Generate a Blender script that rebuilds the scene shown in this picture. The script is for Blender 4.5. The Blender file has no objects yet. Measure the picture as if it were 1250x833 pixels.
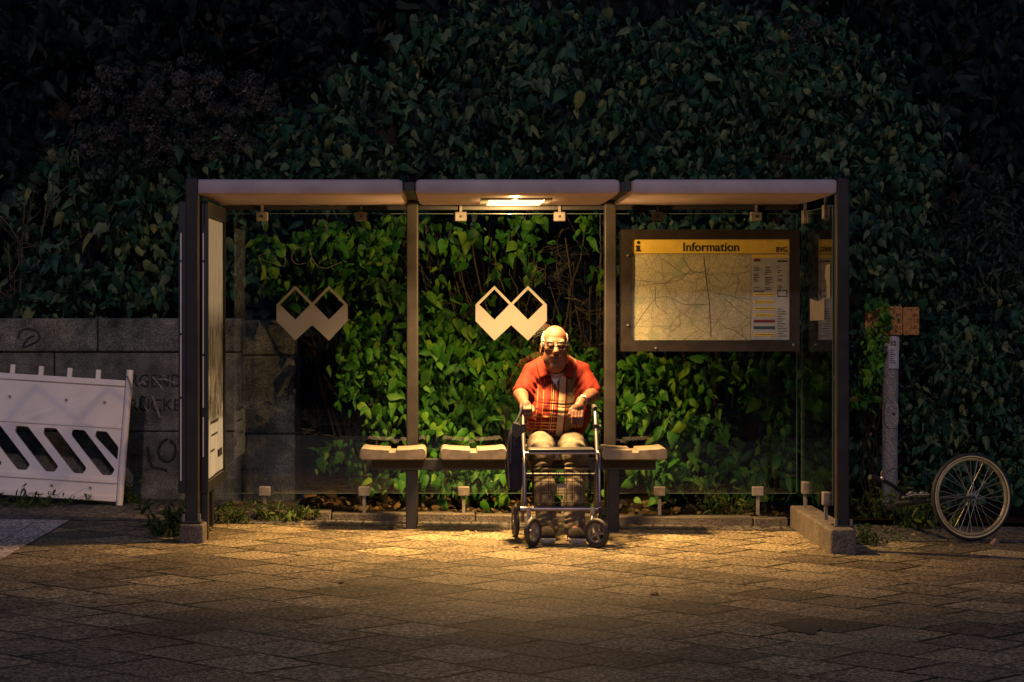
import bpy, bmesh, math, random
import numpy as np
from mathutils import Vector, Matrix

SC = bpy.context.scene
COL = SC.collection
PI = math.pi
rnd = random.Random(7)

# ------------------------------------------------------------------ camera, light, exposure
CAMX, CAMY, CAMZ, FPX = -0.425, -15.87, 1.52, 2839.0
cam_d = bpy.data.cameras.new('camera')
cam = bpy.data.objects.new('camera', cam_d)
COL.objects.link(cam)
cam.location = (CAMX, CAMY, CAMZ)
cam.rotation_euler = (PI / 2, 0, 0)
cam_d.sensor_width = 36.0
cam_d.lens = FPX / 1250 * 36
cam_d.shift_x = 77 / 1250
cam_d.shift_y = -46.5 / 1250
cam_d.clip_start = 0.1
cam_d.clip_end = 500
SC.camera = cam

SUN_EL, SUN_AZ = math.radians(25), math.radians(184)   # street light: low, from behind the viewer
SUN_DIR = Vector((math.cos(SUN_EL) * math.sin(SUN_AZ), math.cos(SUN_EL) * math.cos(SUN_AZ), math.sin(SUN_EL)))
world = bpy.data.worlds.new('World')
SC.world = world
world.use_nodes = True
wn = world.node_tree.nodes
bg = wn['Background']
sky = wn.new('ShaderNodeTexSky')
sky.sky_type = 'NISHITA'
sky.sun_disc = False
sky.sun_elevation = SUN_EL
sky.sun_rotation = SUN_AZ
tint = wn.new('ShaderNodeMixRGB')
tint.blend_type = 'MULTIPLY'
tint.inputs['Fac'].default_value = 1.0
tint.inputs['Color2'].default_value = (0.42, 0.72, 1.25, 1)     # night sky over the city
world.node_tree.links.new(sky.outputs['Color'], tint.inputs['Color1'])
world.node_tree.links.new(tint.outputs['Color'], bg.inputs['Color'])
bg.inputs['Strength'].default_value = 0.028
sun_d = bpy.data.lights.new('sun', 'SUN')
sun_d.energy = 0.50
sun_d.angle = math.radians(2.0)
sun_d.color = (1.0, 0.74, 0.72)
sun = bpy.data.objects.new('sun', sun_d)
COL.objects.link(sun)
sun.rotation_euler = (-SUN_DIR).to_track_quat('-Z', 'Y').to_euler()

LAMP_W = 180.0
LAMP_P = 105.0
LAMP_COL = (1.0, 0.58, 0.20)

SC.view_settings.view_transform = 'Standard'
SC.view_settings.look = 'None'
SC.view_settings.exposure = 0.0
SC.view_settings.gamma = 1.0
SC.render.engine = 'CYCLES'
SC.cycles.max_bounces = 6
SC.cycles.transparent_max_bounces = 12
SC.cycles.sample_clamp_indirect = 4.0

# ------------------------------------------------------------------ helpers
def sc_at(y):
    return FPX / (y - CAMY)

def W(px, py, y):
    s = sc_at(y)
    return Vector(((px - 548) / s + CAMX, y, CAMZ - (py - 370) / s))

def gz(x):
    return -0.0135 * max(-6.0, min(6.0, x))

def wloc(o):
    v = Vector((0, 0, 0))
    while o is not None:
        v = v + o.location
        o = o.parent
    return v

class MB:
    def __init__(self):
        self.v, self.f = [], []
    def add(self, vs, fs):
        b = len(self.v)
        self.v += [tuple(p) for p in vs]
        self.f += [tuple(i + b for i in f) for f in fs]
        return self
    def box(self, x0, x1, y0, y1, z0, z1, M=None):
        vs = [Vector(p) for p in ((x0, y0, z0), (x1, y0, z0), (x1, y1, z0), (x0, y1, z0),
                                  (x0, y0, z1), (x1, y0, z1), (x1, y1, z1), (x0, y1, z1))]
        if M is not None:
            vs = [M @ p for p in vs]
        return self.add(vs, [(3, 2, 1, 0), (4, 5, 6, 7), (0, 1, 5, 4), (1, 2, 6, 5), (2, 3, 7, 6), (3, 0, 4, 7)])
    def cbox(self, c, sx, sy, sz, M=None):
        c = Vector(c)
        return self.box(c.x - sx / 2, c.x + sx / 2, c.y - sy / 2, c.y + sy / 2, c.z - sz / 2, c.z + sz / 2, M)
    def tube(self, pts, r, n=10, caps=True, closed=False):
        pts = [Vector(p) for p in pts]
        k = len(pts)
        rs = list(r) if hasattr(r, '__len__') else [r] * k
        up = None
        vs, fs = [], []
        for i, p in enumerate(pts):
            a = pts[(i - 1) % k] if (closed or i > 0) else p
            b = pts[(i + 1) % k] if (closed or i < k - 1) else p
            t = (b - a)
            if t.length < 1e-9:
                t = Vector((0, 0, 1))
            t.normalize()
            if up is None:
                up = Vector((0, 0, 1)) if abs(t.z) < 0.9 else Vector((1, 0, 0))
            u = (up - t * up.dot(t))
            if u.length < 1e-6:
                u = t.orthogonal()
            u.normalize()
            up = u
            w = t.cross(u)
            for j in range(n):
                q = 2 * PI * j / n
                vs.append(p + (u * math.cos(q) + w * math.sin(q)) * rs[i])
        m = k if closed else k - 1
        for i in range(m):
            i2 = (i + 1) % k
            for j in range(n):
                j2 = (j + 1) % n
                fs.append((i * n + j, i * n + j2, i2 * n + j2, i2 * n + j))
        if caps and not closed:
            fs.append(tuple(range(n - 1, -1, -1)))
            fs.append(tuple(range((k - 1) * n, k * n)))
        return self.add(vs, fs)
    def disc(self, c, axis, r, h, n=20):
        axis = Vector(axis).normalized()
        c = Vector(c)
        return self.tube([c - axis * h / 2, c + axis * h / 2], r, n)
    def ring(self, c, axis, R, r, n=48, m=8, sx=1.0):
        axis = Vector(axis).normalized()
        u = axis.orthogonal().normalized()
        w = axis.cross(u)
        c = Vector(c)
        vs, fs = [], []
        for i in range(n):
            a = 2 * PI * i / n
            d = u * math.cos(a) + w * math.sin(a)
            for j in range(m):
                b = 2 * PI * j / m
                vs.append(c + d * (R + r * math.cos(b)) + axis * (r * sx * math.sin(b)))
        for i in range(n):
            for j in range(m):
                fs.append((i * m + j, i * m + (j + 1) % m, ((i + 1) % n) * m + (j + 1) % m, ((i + 1) % n) * m + j))
        return self.add(vs, fs)
    def ball(self, c, r, sx=1, sy=1, sz=1, n=12, m=8):
        c = Vector(c)
        vs, fs = [], []
        for i in range(m + 1):
            t = PI * i / m
            for j in range(n):
                p = 2 * PI * j / n
                vs.append(c + Vector((r * sx * math.sin(t) * math.cos(p), r * sy * math.sin(t) * math.sin(p), r * sz * math.cos(t))))
        for i in range(m):
            for j in range(n):
                fs.append((i * n + j, (i + 1) * n + j, (i + 1) * n + (j + 1) % n, i * n + (j + 1) % n))
        return self.add(vs, fs)
    def prism(self, outline, y0, y1):
        """outline in (x, z), extruded along y"""
        n = len(outline)
        vs = [(x, y0, z) for x, z in outline] + [(x, y1, z) for x, z in outline]
        fs = [tuple(range(n)), tuple(range(2 * n - 1, n - 1, -1))]
        for i in range(n):
            j = (i + 1) % n
            fs.append((i, i + n, j + n, j))
        return self.add(vs, fs)

def link_mesh(name, me, mat, parent=None, local=False, smooth=None, bevel=0.0, seg=2, loc=None):
    o = bpy.data.objects.new(name, me)
    COL.objects.link(o)
    if mat is not None and not me.materials:
        me.materials.append(mat)
    off = Vector((0, 0, 0))
    if parent is not None:
        o.parent = parent
        if not local:
            off = wloc(parent)
    if loc is not None:
        o.location = Vector(loc) - off
        if not local:
            off = Vector(loc)
    if off.length > 0 and not local:
        me.transform(Matrix.Translation(-off))
    if bevel > 0:
        m = o.modifiers.new('bevel', 'BEVEL')
        m.width = bevel
        m.segments = seg
        m.limit_method = 'ANGLE'
        m.angle_limit = math.radians(40)
    if smooth is not None:
        me.set_sharp_from_angle(angle=math.radians(smooth))
        for p in me.polygons:
            p.use_smooth = True
    return o

def obj(name, mb, mat, parent=None, **kw):
    me = bpy.data.meshes.new(name)
    me.from_pydata(mb.v, [], mb.f)
    bm = bmesh.new()
    bm.from_mesh(me)
    bmesh.ops.recalc_face_normals(bm, faces=bm.faces[:])
    bm.to_mesh(me)
    bm.free()
    if 'smooth' not in kw and kw.get('bevel', 0) > 0:
        kw['smooth'] = 35
    return link_mesh(name, me, mat, parent, **kw)

def tag(o, label=None, cat=None, group=None, kind=None):
    if label: o['label'] = label
    if cat: o['category'] = cat
    if group: o['group'] = group
    if kind: o['kind'] = kind
    return o

def empty(name, loc, label=None, cat=None, group=None):
    o = bpy.data.objects.new(name, None)
    COL.objects.link(o)
    o.location = loc
    o.empty_display_size = 0.1
    return tag(o, label, cat, group)

def struct(name, mb, mat, **kw):
    return tag(obj(name, mb, mat, **kw), kind='structure')

def curve_mesh(cu):
    t = bpy.data.objects.new('tmp', cu)
    COL.objects.link(t)
    dg = bpy.context.evaluated_depsgraph_get()
    dg.update()
    me = bpy.data.meshes.new_from_object(t.evaluated_get(dg))
    bpy.data.objects.remove(t)
    me.materials.clear()
    return me

def text_mesh(body, x0, x1, z0, z1, y, depth=0.0015, bold=0.0, fit='both', M=None):
    """letters standing in the x/z plane facing -y, filling the given rectangle"""
    cu = bpy.data.curves.new('lettering', 'FONT')
    cu.body = body
    cu.size = 1.0
    cu.offset = bold
    cu.extrude = 0.01
    me = curve_mesh(cu)
    n = len(me.vertices)
    a = np.empty(n * 3, dtype=np.float32)
    me.vertices.foreach_get('co', a)
    a = a.reshape(-1, 3)
    lo, hi = a.min(0), a.max(0)
    sx = (x1 - x0) / (hi[0] - lo[0])
    sz = (z1 - z0) / (hi[1] - lo[1])
    if fit == 'height': sx = sz
    b = np.empty_like(a)
    b[:, 0] = x0 + (a[:, 0] - lo[0]) * sx
    b[:, 2] = z0 + (a[:, 1] - lo[1]) * sz
    b[:, 1] = y - (a[:, 2] - lo[2]) / 0.02 * depth
    me.vertices.foreach_set('co', b.ravel())
    me.update()
    if M is not None: me.transform(M)
    return me

def plate_mesh(outline, holes, y0, y1):
    """flat shape with holes in x/z, thickness from y0 to y1"""
    cu = bpy.data.curves.new('plate', 'CURVE')
    cu.dimensions = '2D'
    cu.fill_mode = 'BOTH'
    cu.extrude = 0.5
    for pts in [outline] + list(holes):
        sp = cu.splines.new('POLY')
        sp.points.add(len(pts) - 1)
        for q, (x, z) in zip(sp.points, pts):
            q.co = (x, z, 0, 1)
        sp.use_cyclic_u = True
    me = curve_mesh(cu)
    n = len(me.vertices)
    a = np.empty(n * 3, dtype=np.float32)
    me.vertices.foreach_get('co', a)
    a = a.reshape(-1, 3)
    b = np.empty_like(a)
    b[:, 0] = a[:, 0]
    b[:, 2] = a[:, 1]
    b[:, 1] = np.where(a[:, 2] > 0, y0, y1)
    me.vertices.foreach_set('co', b.ravel())
    me.update()
    return me

# ------------------------------------------------------------------ materials
def newmat(name):
    m = bpy.data.materials.new(name)
    m.use_nodes = True
    nt = m.node_tree
    return m, nt, nt.nodes, nt.links, nt.nodes['Principled BSDF']

def N(nodes, t, **kw):
    n = nodes.new(t)
    for k, v in kw.items():
        setattr(n, k, v)
    return n

def ramp(nodes, stops):
    r = nodes.new('ShaderNodeValToRGB')
    e = r.color_ramp.elements
    while len(e) > 1: e.remove(e[-1])
    e[0].position, e[0].color = stops[0][0], (*stops[0][1], 1)
    for p, c in stops[1:]:
        x = e.new(p)
        x.color = (*c, 1)
    return r

def mat(name, c, rough=0.6, metal=0.0, var=0.25, scale=14.0, bump=0.15, bscale=90.0, spec=0.5, c2=None, dist=0.004):
    m, nt, n, l, p = newmat(name)
    tc = N(n, 'ShaderNodeTexCoord')
    nz = N(n, 'ShaderNodeTexNoise')
    nz.inputs['Scale'].default_value = scale
    nz.inputs['Detail'].default_value = 6
    l.new(tc.outputs['Object'], nz.inputs['Vector'])
    lo = tuple(x * (1 - var) for x in c)
    hi = tuple(min(1, x * (1 + var)) for x in c) if c2 is None else c2
    r = ramp(n, [(0.32, lo), (0.68, hi)])
    l.new(nz.outputs['Fac'], r.inputs['Fac'])
    l.new(r.outputs['Color'], p.inputs['Base Color'])
    p.inputs['Roughness'].default_value = rough
    p.inputs['Metallic'].default_value = metal
    p.inputs['Specular IOR Level'].default_value = spec
    if bump > 0:
        b = N(n, 'ShaderNodeBump')
        b.inputs['Strength'].default_value = bump
        b.inputs['Distance'].default_value = dist
        nb = N(n, 'ShaderNodeTexNoise')
        nb.inputs['Scale'].default_value = bscale
        nb.inputs['Detail'].default_value = 4
        l.new(tc.outputs['Object'], nb.inputs['Vector'])
        l.new(nb.outputs['Fac'], b.inputs['Height'])
        l.new(b.outputs['Normal'], p.inputs['Normal'])
    return m

def leaf_mat(name, dark, mid, light, rough=0.42, trans=0.25):
    m, nt, n, l, p = newmat(name)
    g = N(n, 'ShaderNodeNewGeometry')
    r = ramp(n, [(0.0, dark), (0.55, mid), (0.93, light), (1.0, tuple(a * b for a, b in zip(light, (1.4, 1.12, 0.7))))])
    l.new(g.outputs['Random Per Island'], r.inputs['Fac'])
    tc = N(n, 'ShaderNodeTexCoord')
    pn = N(n, 'ShaderNodeTexNoise'); pn.inputs['Scale'].default_value = 3.2; pn.inputs['Detail'].default_value = 3
    l.new(tc.outputs['Object'], pn.inputs['Vector'])
    pr = ramp(n, [(.36, (.38, .42, .55)), (.5, (.9, .95, .95)), (.66, (1.45, 1.3, 1.0))])
    l.new(pn.outputs['Fac'], pr.inputs['Fac'])
    pm = N(n, 'ShaderNodeMixRGB', blend_type='MULTIPLY'); pm.inputs['Fac'].default_value = 1
    l.new(r.outputs['Color'], pm.inputs['Color1']); l.new(pr.outputs['Color'], pm.inputs['Color2'])
    r = pm
    l.new(r.outputs['Color'], p.inputs['Base Color'])
    p.inputs['Roughness'].default_value = rough
    p.inputs['Specular IOR Level'].default_value = 0.22
    nb = N(n, 'ShaderNodeTexNoise')
    nb.inputs['Scale'].default_value = 45
    l.new(tc.outputs['Object'], nb.inputs['Vector'])
    b = N(n, 'ShaderNodeBump')
    b.inputs['Strength'].default_value = 0.35
    b.inputs['Distance'].default_value = 0.01
    l.new(nb.outputs['Fac'], b.inputs['Height'])
    l.new(b.outputs['Normal'], p.inputs['Normal'])
    t = N(n, 'ShaderNodeBsdfTranslucent')
    l.new(r.outputs['Color'], t.inputs['Color'])
    mx = N(n, 'ShaderNodeMixShader')
    mx.inputs['Fac'].default_value = trans
    l.new(p.outputs['BSDF'], mx.inputs[1])
    l.new(t.outputs['BSDF'], mx.inputs[2])
    l.new(mx.outputs['Shader'], n['Material Output'].inputs['Surface'])
    return m

def slab_mat(name, c1, c2, joint, size, rot, offset=0.5, rough=0.5, jw=0.02, width=None, loc=(0, 0, 0)):
    m, nt, n, l, p = newmat(name)
    tc = N(n, 'ShaderNodeTexCoord')
    mp = N(n, 'ShaderNodeMapping')
    mp.inputs['Rotation'].default_value = (0, 0, rot)
    mp.inputs['Location'].default_value = loc
    l.new(tc.outputs['Object'], mp.inputs['Vector'])
    # slightly wandering joints
    wz = N(n, 'ShaderNodeTexNoise')
    wz.inputs['Scale'].default_value = 1.3
    l.new(tc.outputs['Object'], wz.inputs['Vector'])
    mixv = N(n, 'ShaderNodeMixRGB', blend_type='LINEAR_LIGHT')
    mixv.inputs['Fac'].default_value = 0.05
    l.new(mp.outputs['Vector'], mixv.inputs['Color1'])
    l.new(wz.outputs['Color'], mixv.inputs['Color2'])
    br = N(n, 'ShaderNodeTexBrick')
    br.offset = offset
    br.inputs['Scale'].default_value = 1.0 / size
    br.inputs['Brick Width'].default_value = width or 1.0
    br.inputs['Row Height'].default_value = 1.0
    br.inputs['Mortar Size'].default_value = jw
    br.inputs['Mortar Smooth'].default_value = 0.3
    br.inputs['Bias'].default_value = 0.0
    br.inputs['Color1'].default_value = (*c1, 1)
    br.inputs['Color2'].default_value = (*c2, 1)
    br.inputs['Mortar'].default_value = (*joint, 1)
    l.new(mixv.outputs['Color'], br.inputs['Vector'])
    br2 = N(n, 'ShaderNodeTexBrick')
    br2.offset = offset
    for q in ('Scale', 'Brick Width', 'Row Height', 'Bias', 'Color1', 'Color2'):
        br2.inputs[q].default_value = br.inputs[q].default_value
    br2.inputs['Mortar Size'].default_value = 0.0
    l.new(mixv.outputs['Color'], br2.inputs['Vector'])
    jn = N(n, 'ShaderNodeTexNoise'); jn.inputs['Scale'].default_value = 1.7; jn.inputs['Detail'].default_value = 5
    l.new(tc.outputs['Object'], jn.inputs['Vector'])
    jr = ramp(n, [(.40, (.35, .35, .35)), (.58, (1, 1, 1))])
    l.new(jn.outputs['Fac'], jr.inputs['Fac'])
    jm = N(n, 'ShaderNodeMath', operation='MULTIPLY')
    l.new(br.outputs['Fac'], jm.inputs[0]); l.new(jr.outputs['Color'], jm.inputs[1])
    jc = N(n, 'ShaderNodeMixRGB')
    l.new(jm.outputs['Value'], jc.inputs['Fac']); l.new(br2.outputs['Color'], jc.inputs['Color1'])
    jc.inputs['Color2'].default_value = (*joint, 1)
    # stains
    big = N(n, 'ShaderNodeTexNoise')
    big.inputs['Scale'].default_value = 0.8
    big.inputs['Detail'].default_value = 8
    big.inputs['Roughness'].default_value = 0.65
    l.new(tc.outputs['Object'], big.inputs['Vector'])
    rb = ramp(n, [(0.34, (0.55, 0.55, 0.54)), (0.5, (.9, .9, .88)), (0.66, (1.15, 1.13, 1.08))])
    l.new(big.outputs['Fac'], rb.inputs['Fac'])
    mu = N(n, 'ShaderNodeMixRGB', blend_type='MULTIPLY')
    mu.inputs['Fac'].default_value = 1
    l.new(jc.outputs['Color'], mu.inputs['Color1'])
    l.new(rb.outputs['Color'], mu.inputs['Color2'])
    # aggregate grain
    gr = N(n, 'ShaderNodeTexNoise')
    gr.inputs['Scale'].default_value = 48
    gr.inputs['Detail'].default_value = 6
    gr.inputs['Roughness'].default_value = 0.85
    l.new(tc.outputs['Object'], gr.inputs['Vector'])
    rg = ramp(n, [(0.41, (0.10, 0.10, 0.10)), (0.5, (.85, .85, .85)), (0.585, (3.0, 2.9, 2.7))])
    l.new(gr.outputs['Fac'], rg.inputs['Fac'])
    mu2 = N(n, 'ShaderNodeMixRGB', blend_type='MULTIPLY')
    mu2.inputs['Fac'].default_value = 1.0
    l.new(mu.outputs['Color'], mu2.inputs['Color1'])
    l.new(rg.outputs['Color'], mu2.inputs['Color2'])
    # trodden gum and small dark spots
    gv = N(n, 'ShaderNodeTexVoronoi'); gv.inputs['Scale'].default_value = 4.5
    l.new(tc.outputs['Object'], gv.inputs['Vector'])
    gd = N(n, 'ShaderNodeMath', operation='LESS_THAN'); gd.inputs[1].default_value = .10
    l.new(gv.outputs['Distance'], gd.inputs[0])
    gs = N(n, 'ShaderNodeSeparateXYZ'); l.new(gv.outputs['Color'], gs.inputs['Vector'])
    gt = N(n, 'ShaderNodeMath', operation='GREATER_THAN'); gt.inputs[1].default_value = .72
    l.new(gs.outputs['X'], gt.inputs[0])
    gm_ = N(n, 'ShaderNodeMath', operation='MULTIPLY'); l.new(gd.outputs['Value'], gm_.inputs[0]); l.new(gt.outputs['Value'], gm_.inputs[1])
    gf = N(n, 'ShaderNodeMath', operation='MULTIPLY'); gf.inputs[1].default_value = .7; l.new(gm_.outputs['Value'], gf.inputs[0])
    mu3 = N(n, 'ShaderNodeMixRGB'); l.new(gf.outputs['Value'], mu3.inputs['Fac']); l.new(mu2.outputs['Color'], mu3.inputs['Color1'])
    mu3.inputs['Color2'].default_value = (.03, .027, .025, 1)
    l.new(mu3.outputs['Color'], p.inputs['Base Color'])
    rr = N(n, 'ShaderNodeMapRange')
    rr.inputs['To Min'].default_value = rough - 0.12
    rr.inputs['To Max'].default_value = rough + 0.15
    l.new(gr.outputs['Fac'], rr.inputs['Value'])
    l.new(rr.outputs['Result'], p.inputs['Roughness'])
    b = N(n, 'ShaderNodeBump')
    b.inputs['Strength'].default_value = 0.9
    b.inputs['Distance'].default_value = 0.012
    inv = N(n, 'ShaderNodeMath', operation='MULTIPLY_ADD')
    inv.inputs[1].default_value = -1.6
    p.inputs['Specular IOR Level'].default_value = .12
    l.new(jm.outputs['Value'], inv.inputs[0])
    l.new(gr.outputs['Fac'], inv.inputs[2])
    l.new(inv.outputs['Value'], b.inputs['Height'])
    l.new(b.outputs['Normal'], p.inputs['Normal'])
    return m

def cobble_mat():
    m, nt, n, l, p = newmat('cobbles')
    tc = N(n, 'ShaderNodeTexCoord')
    vo = N(n, 'ShaderNodeTexVoronoi', feature='DISTANCE_TO_EDGE')
    vo.inputs['Scale'].default_value = 15
    vo.inputs['Randomness'].default_value = 0.6
    l.new(tc.outputs['Object'], vo.inputs['Vector'])
    vc = N(n, 'ShaderNodeTexVoronoi')
    vc.inputs['Scale'].default_value = 15
    vc.inputs['Randomness'].default_value = 0.6
    l.new(tc.outputs['Object'], vc.inputs['Vector'])
    rc = ramp(n, [(0.0, (0.055, 0.05, 0.048)), (1.0, (0.15, 0.135, 0.12))])
    l.new(vc.outputs['Color'], rc.inputs['Fac'])
    re = ramp(n, [(0.02, (0.12, 0.11, 0.1)), (0.12, (1, 1, 1))])
    l.new(vo.outputs['Distance'], re.inputs['Fac'])
    mu = N(n, 'ShaderNodeMixRGB', blend_type='MULTIPLY')
    mu.inputs['Fac'].default_value = 1
    l.new(rc.outputs['Color'], mu.inputs['Color1'])
    l.new(re.outputs['Color'], mu.inputs['Color2'])
    l.new(mu.outputs['Color'], p.inputs['Base Color'])
    p.inputs['Roughness'].default_value = 0.65
    b = N(n, 'ShaderNodeBump')
    b.inputs['Strength'].default_value = 0.9
    b.inputs['Distance'].default_value = 0.02
    l.new(re.outputs['Color'], b.inputs['Height'])
    l.new(b.outputs['Normal'], p.inputs['Normal'])
    return m

def stone_mat(name, c, var=0.5):
    m, nt, n, l, p = newmat(name)
    tc = N(n, 'ShaderNodeTexCoord')
    a = N(n, 'ShaderNodeTexNoise')
    a.inputs['Scale'].default_value = 5
    a.inputs['Detail'].default_value = 9
    a.inputs['Roughness'].default_value = 0.7
    l.new(tc.outputs['Object'], a.inputs['Vector'])
    r = ramp(n, [(0.3, tuple(x * (1 - var) for x in c)), (0.55, c), (0.75, tuple(x * (1 + var) for x in c))])
    l.new(a.outputs['Fac'], r.inputs['Fac'])
    g = N(n, 'ShaderNodeTexNoise')
    g.inputs['Scale'].default_value = 110
    g.inputs['Detail'].default_value = 3
    l.new(tc.outputs['Object'], g.inputs['Vector'])
    rg = ramp(n, [(0.35, (0.4, 0.4, 0.4)), (0.5, (1, 1, 1)), (0.66, (1.9, 1.85, 1.8))])
    l.new(g.outputs['Fac'], rg.inputs['Fac'])
    mu = N(n, 'ShaderNodeMixRGB', blend_type='MULTIPLY')
    mu.inputs['Fac'].default_value = 0.9
    l.new(r.outputs['Color'], mu.inputs['Color1'])
    l.new(rg.outputs['Color'], mu.inputs['Color2'])
    l.new(mu.outputs['Color'], p.inputs['Base Color'])
    p.inputs['Roughness'].default_value = 0.8
    b = N(n, 'ShaderNodeBump')
    b.inputs['Strength'].default_value = 0.7
    b.inputs['Distance'].default_value = 0.008
    l.new(g.outputs['Fac'], b.inputs['Height'])
    l.new(b.outputs['Normal'], p.inputs['Normal'])
    return m

def glass_mat(name, tint=(0.95, 0.975, 0.96), ior=1.58):
    m, nt, n, l, p = newmat(name)
    n.remove(p)
    tr = N(n, 'ShaderNodeBsdfTransparent')
    tr.inputs['Color'].default_value = (*tint, 1)
    gl = N(n, 'ShaderNodeBsdfGlossy')
    gl.inputs['Roughness'].default_value = 0.0
    fr = N(n, 'ShaderNodeFresnel')
    gm = N(n, 'ShaderNodeNewGeometry')
    io = N(n, 'ShaderNodeMapRange')          # same index seen from either side of a face
    io.inputs['To Min'].default_value = ior
    io.inputs['To Max'].default_value = 1.0 / ior
    l.new(gm.outputs['Backfacing'], io.inputs['Value'])
    l.new(io.outputs['Result'], fr.inputs['IOR'])
    mx = N(n, 'ShaderNodeMixShader')
    l.new(fr.outputs['Fac'], mx.inputs['Fac'])
    l.new(tr.outputs['BSDF'], mx.inputs[1])
    l.new(gl.outputs['BSDF'], mx.inputs[2])
    l.new(mx.outputs['Shader'], n['Material Output'].inputs['Surface'])
    return m

M_slab = slab_mat('pavement_slabs', (0.33, 0.265, 0.165), (0.13, 0.106, 0.074), (0.004, 0.011, 0.01), 0.40, math.radians(42), jw=0.040, rough=.62)
M_light = slab_mat('pale_streetlit_concrete', (0.60, 0.50, 0.48), (0.50, 0.42, 0.40), (0.12, 0.06, 0.06), 0.31, 0, offset=0.0, rough=0.75, jw=0.018, loc=(0.31 * 0.32, 0, 0))  # separate paving strip; street light falling on it is put into the bright colour
M_cob = cobble_mat()
M_soil = mat('soil', (0.010, 0.008, 0.006), rough=1.0, var=0.6, scale=9, bump=0.9, bscale=30, spec=0.05, dist=0.03)
M_kerb = stone_mat('kerb_stone', (0.085, 0.07, 0.055))
M_stone = stone_mat('dark_granite', (0.135, 0.13, 0.108), 0.95)
M_conc = stone_mat('rough_concrete', (0.115, 0.095, 0.08), 0.5)
M_pole = stone_mat('pole_concrete', (0.25, 0.22, 0.21), 0.3)
M_post = mat('post_paint', (0.022, 0.019, 0.018), rough=0.5, var=0.3, scale=9, bump=0.1, spec=.3)
M_black = mat('black_paint', (0.016, 0.016, 0.02), rough=0.4, var=0.3, bump=0.08)
M_roof = mat('roof_paint', (0.46, 0.355, 0.36), rough=0.55, var=0.16, scale=5, bump=0.06, bscale=160)
M_steel = mat('brushed_steel', (0.45, 0.42, 0.40), rough=0.4, metal=0.7, var=0.25, scale=25, bump=0.1)
M_dull = mat('dull_steel', (0.17, 0.15, 0.145), rough=0.5, metal=0.1, var=0.3, scale=18, bump=0.1)
M_chrome = mat('polished_tube', (0.27, 0.245, 0.27), rough=0.36, metal=0.85, var=0.12, bump=0)
M_glass = glass_mat('clear_glass')
M_mirror = glass_mat('extra_mirror_glass', ior=1.66)  # same glass, reflection strengthened to bring out the mirrored poster
M_film = mat('etched_film', (0.125, 0.118, 0.110), rough=0.7, var=0.06, scale=5, bump=0.05, bscale=200)
M_seat = mat('seat_plastic', (0.19, 0.16, 0.12), rough=0.5, var=0.30, scale=16, bump=0.02)
M_bark = mat('bark', (0.035, 0.026, 0.017), rough=0.9, var=0.4, scale=30, bump=0.5, bscale=60, spec=0.1)
M_bark_pale = mat('pale_twig', (0.11, 0.085, 0.055), rough=0.9, var=0.4, scale=30, bump=0.4, spec=0.1)
M_rubber = mat('rubber', (0.022, 0.020, 0.020), rough=0.6, var=0.3, scale=30, bump=0.2)
M_plastic_w = mat('white_barrier_plastic', (0.80, 0.71, 0.70), rough=0.55, var=0.09, scale=3.5, bump=0.12, bscale=120)
M_plastic_b = mat('black_plastic', (0.02, 0.02, 0.022), rough=0.45, var=0.2, bump=0.05)
M_ink = mat('ink', (0.012, 0.011, 0.011), rough=0.7, var=0.2, bump=0)
M_yellow = mat('yellow_print', (0.85, 0.56, 0.09), rough=0.5, var=0.08, bump=0)
M_orange = mat('weathered_orange', (0.42, 0.17, 0.028), rough=0.55, var=0.35, scale=35, bump=0.1)
M_paper = mat('paper', (0.50, 0.45, 0.42), rough=0.8, var=0.15, scale=22, bump=0.1)
M_papergrey = mat('grey_paper', (0.46, 0.43, 0.43), rough=0.7, var=0.1, scale=12, bump=0.05)
M_chalk = mat('chalk_paint', (0.30, 0.27, 0.25), rough=0.9, var=0.4, scale=60, bump=0.2)
M_bolt = mat('bolt', (0.30, 0.27, 0.26), rough=0.4, metal=0.5, var=0.2, bump=0.05)

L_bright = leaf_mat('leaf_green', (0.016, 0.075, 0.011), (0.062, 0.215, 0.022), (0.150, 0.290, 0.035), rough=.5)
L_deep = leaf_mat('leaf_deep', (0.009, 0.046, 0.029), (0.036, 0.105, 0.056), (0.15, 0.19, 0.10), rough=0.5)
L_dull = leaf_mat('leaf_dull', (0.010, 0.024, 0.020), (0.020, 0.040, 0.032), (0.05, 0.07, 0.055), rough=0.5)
L_night = leaf_mat('leaf_night', (0.004, 0.009, 0.010), (0.009, 0.020, 0.021), (0.026, 0.036, 0.035), rough=0.6)  # background leaves, darkened in the colour where the street light fades
L_dry = leaf_mat('dry_leaf', (0.02, 0.013, 0.007), (0.06, 0.036, 0.016), (0.20, 0.13, 0.06), rough=0.8, trans=0.1)
L_weed = leaf_mat('weed_leaf', (0.030, 0.060, 0.012), (0.055, 0.095, 0.02), (0.11, 0.13, 0.03), rough=0.6)
M_flower = leaf_mat('faded_flower', (0.045, 0.042, 0.040), (0.085, 0.075, 0.070), (0.16, 0.14, 0.125), rough=0.9, trans=0.1)

# ------------------------------------------------------------------ setting: ground
def sheet(x0, x1, y0, y1, dz, nx=1):
    xs = sorted(set([x0, x1] + [x for x in (-6.0, 6.0) if x0 < x < x1] + [x0 + (x1 - x0) * i / nx for i in range(nx + 1)]))
    mb = MB()
    vs, fs = [], []
    for x in xs:
        vs += [(x, y0, gz(x) + dz), (x, y1, gz(x) + dz)]
    for i in range(len(xs) - 1):
        fs.append((2 * i, 2 * i + 2, 2 * i + 3, 2 * i + 1))
    mb.add(vs, fs)
    return mb

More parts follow.
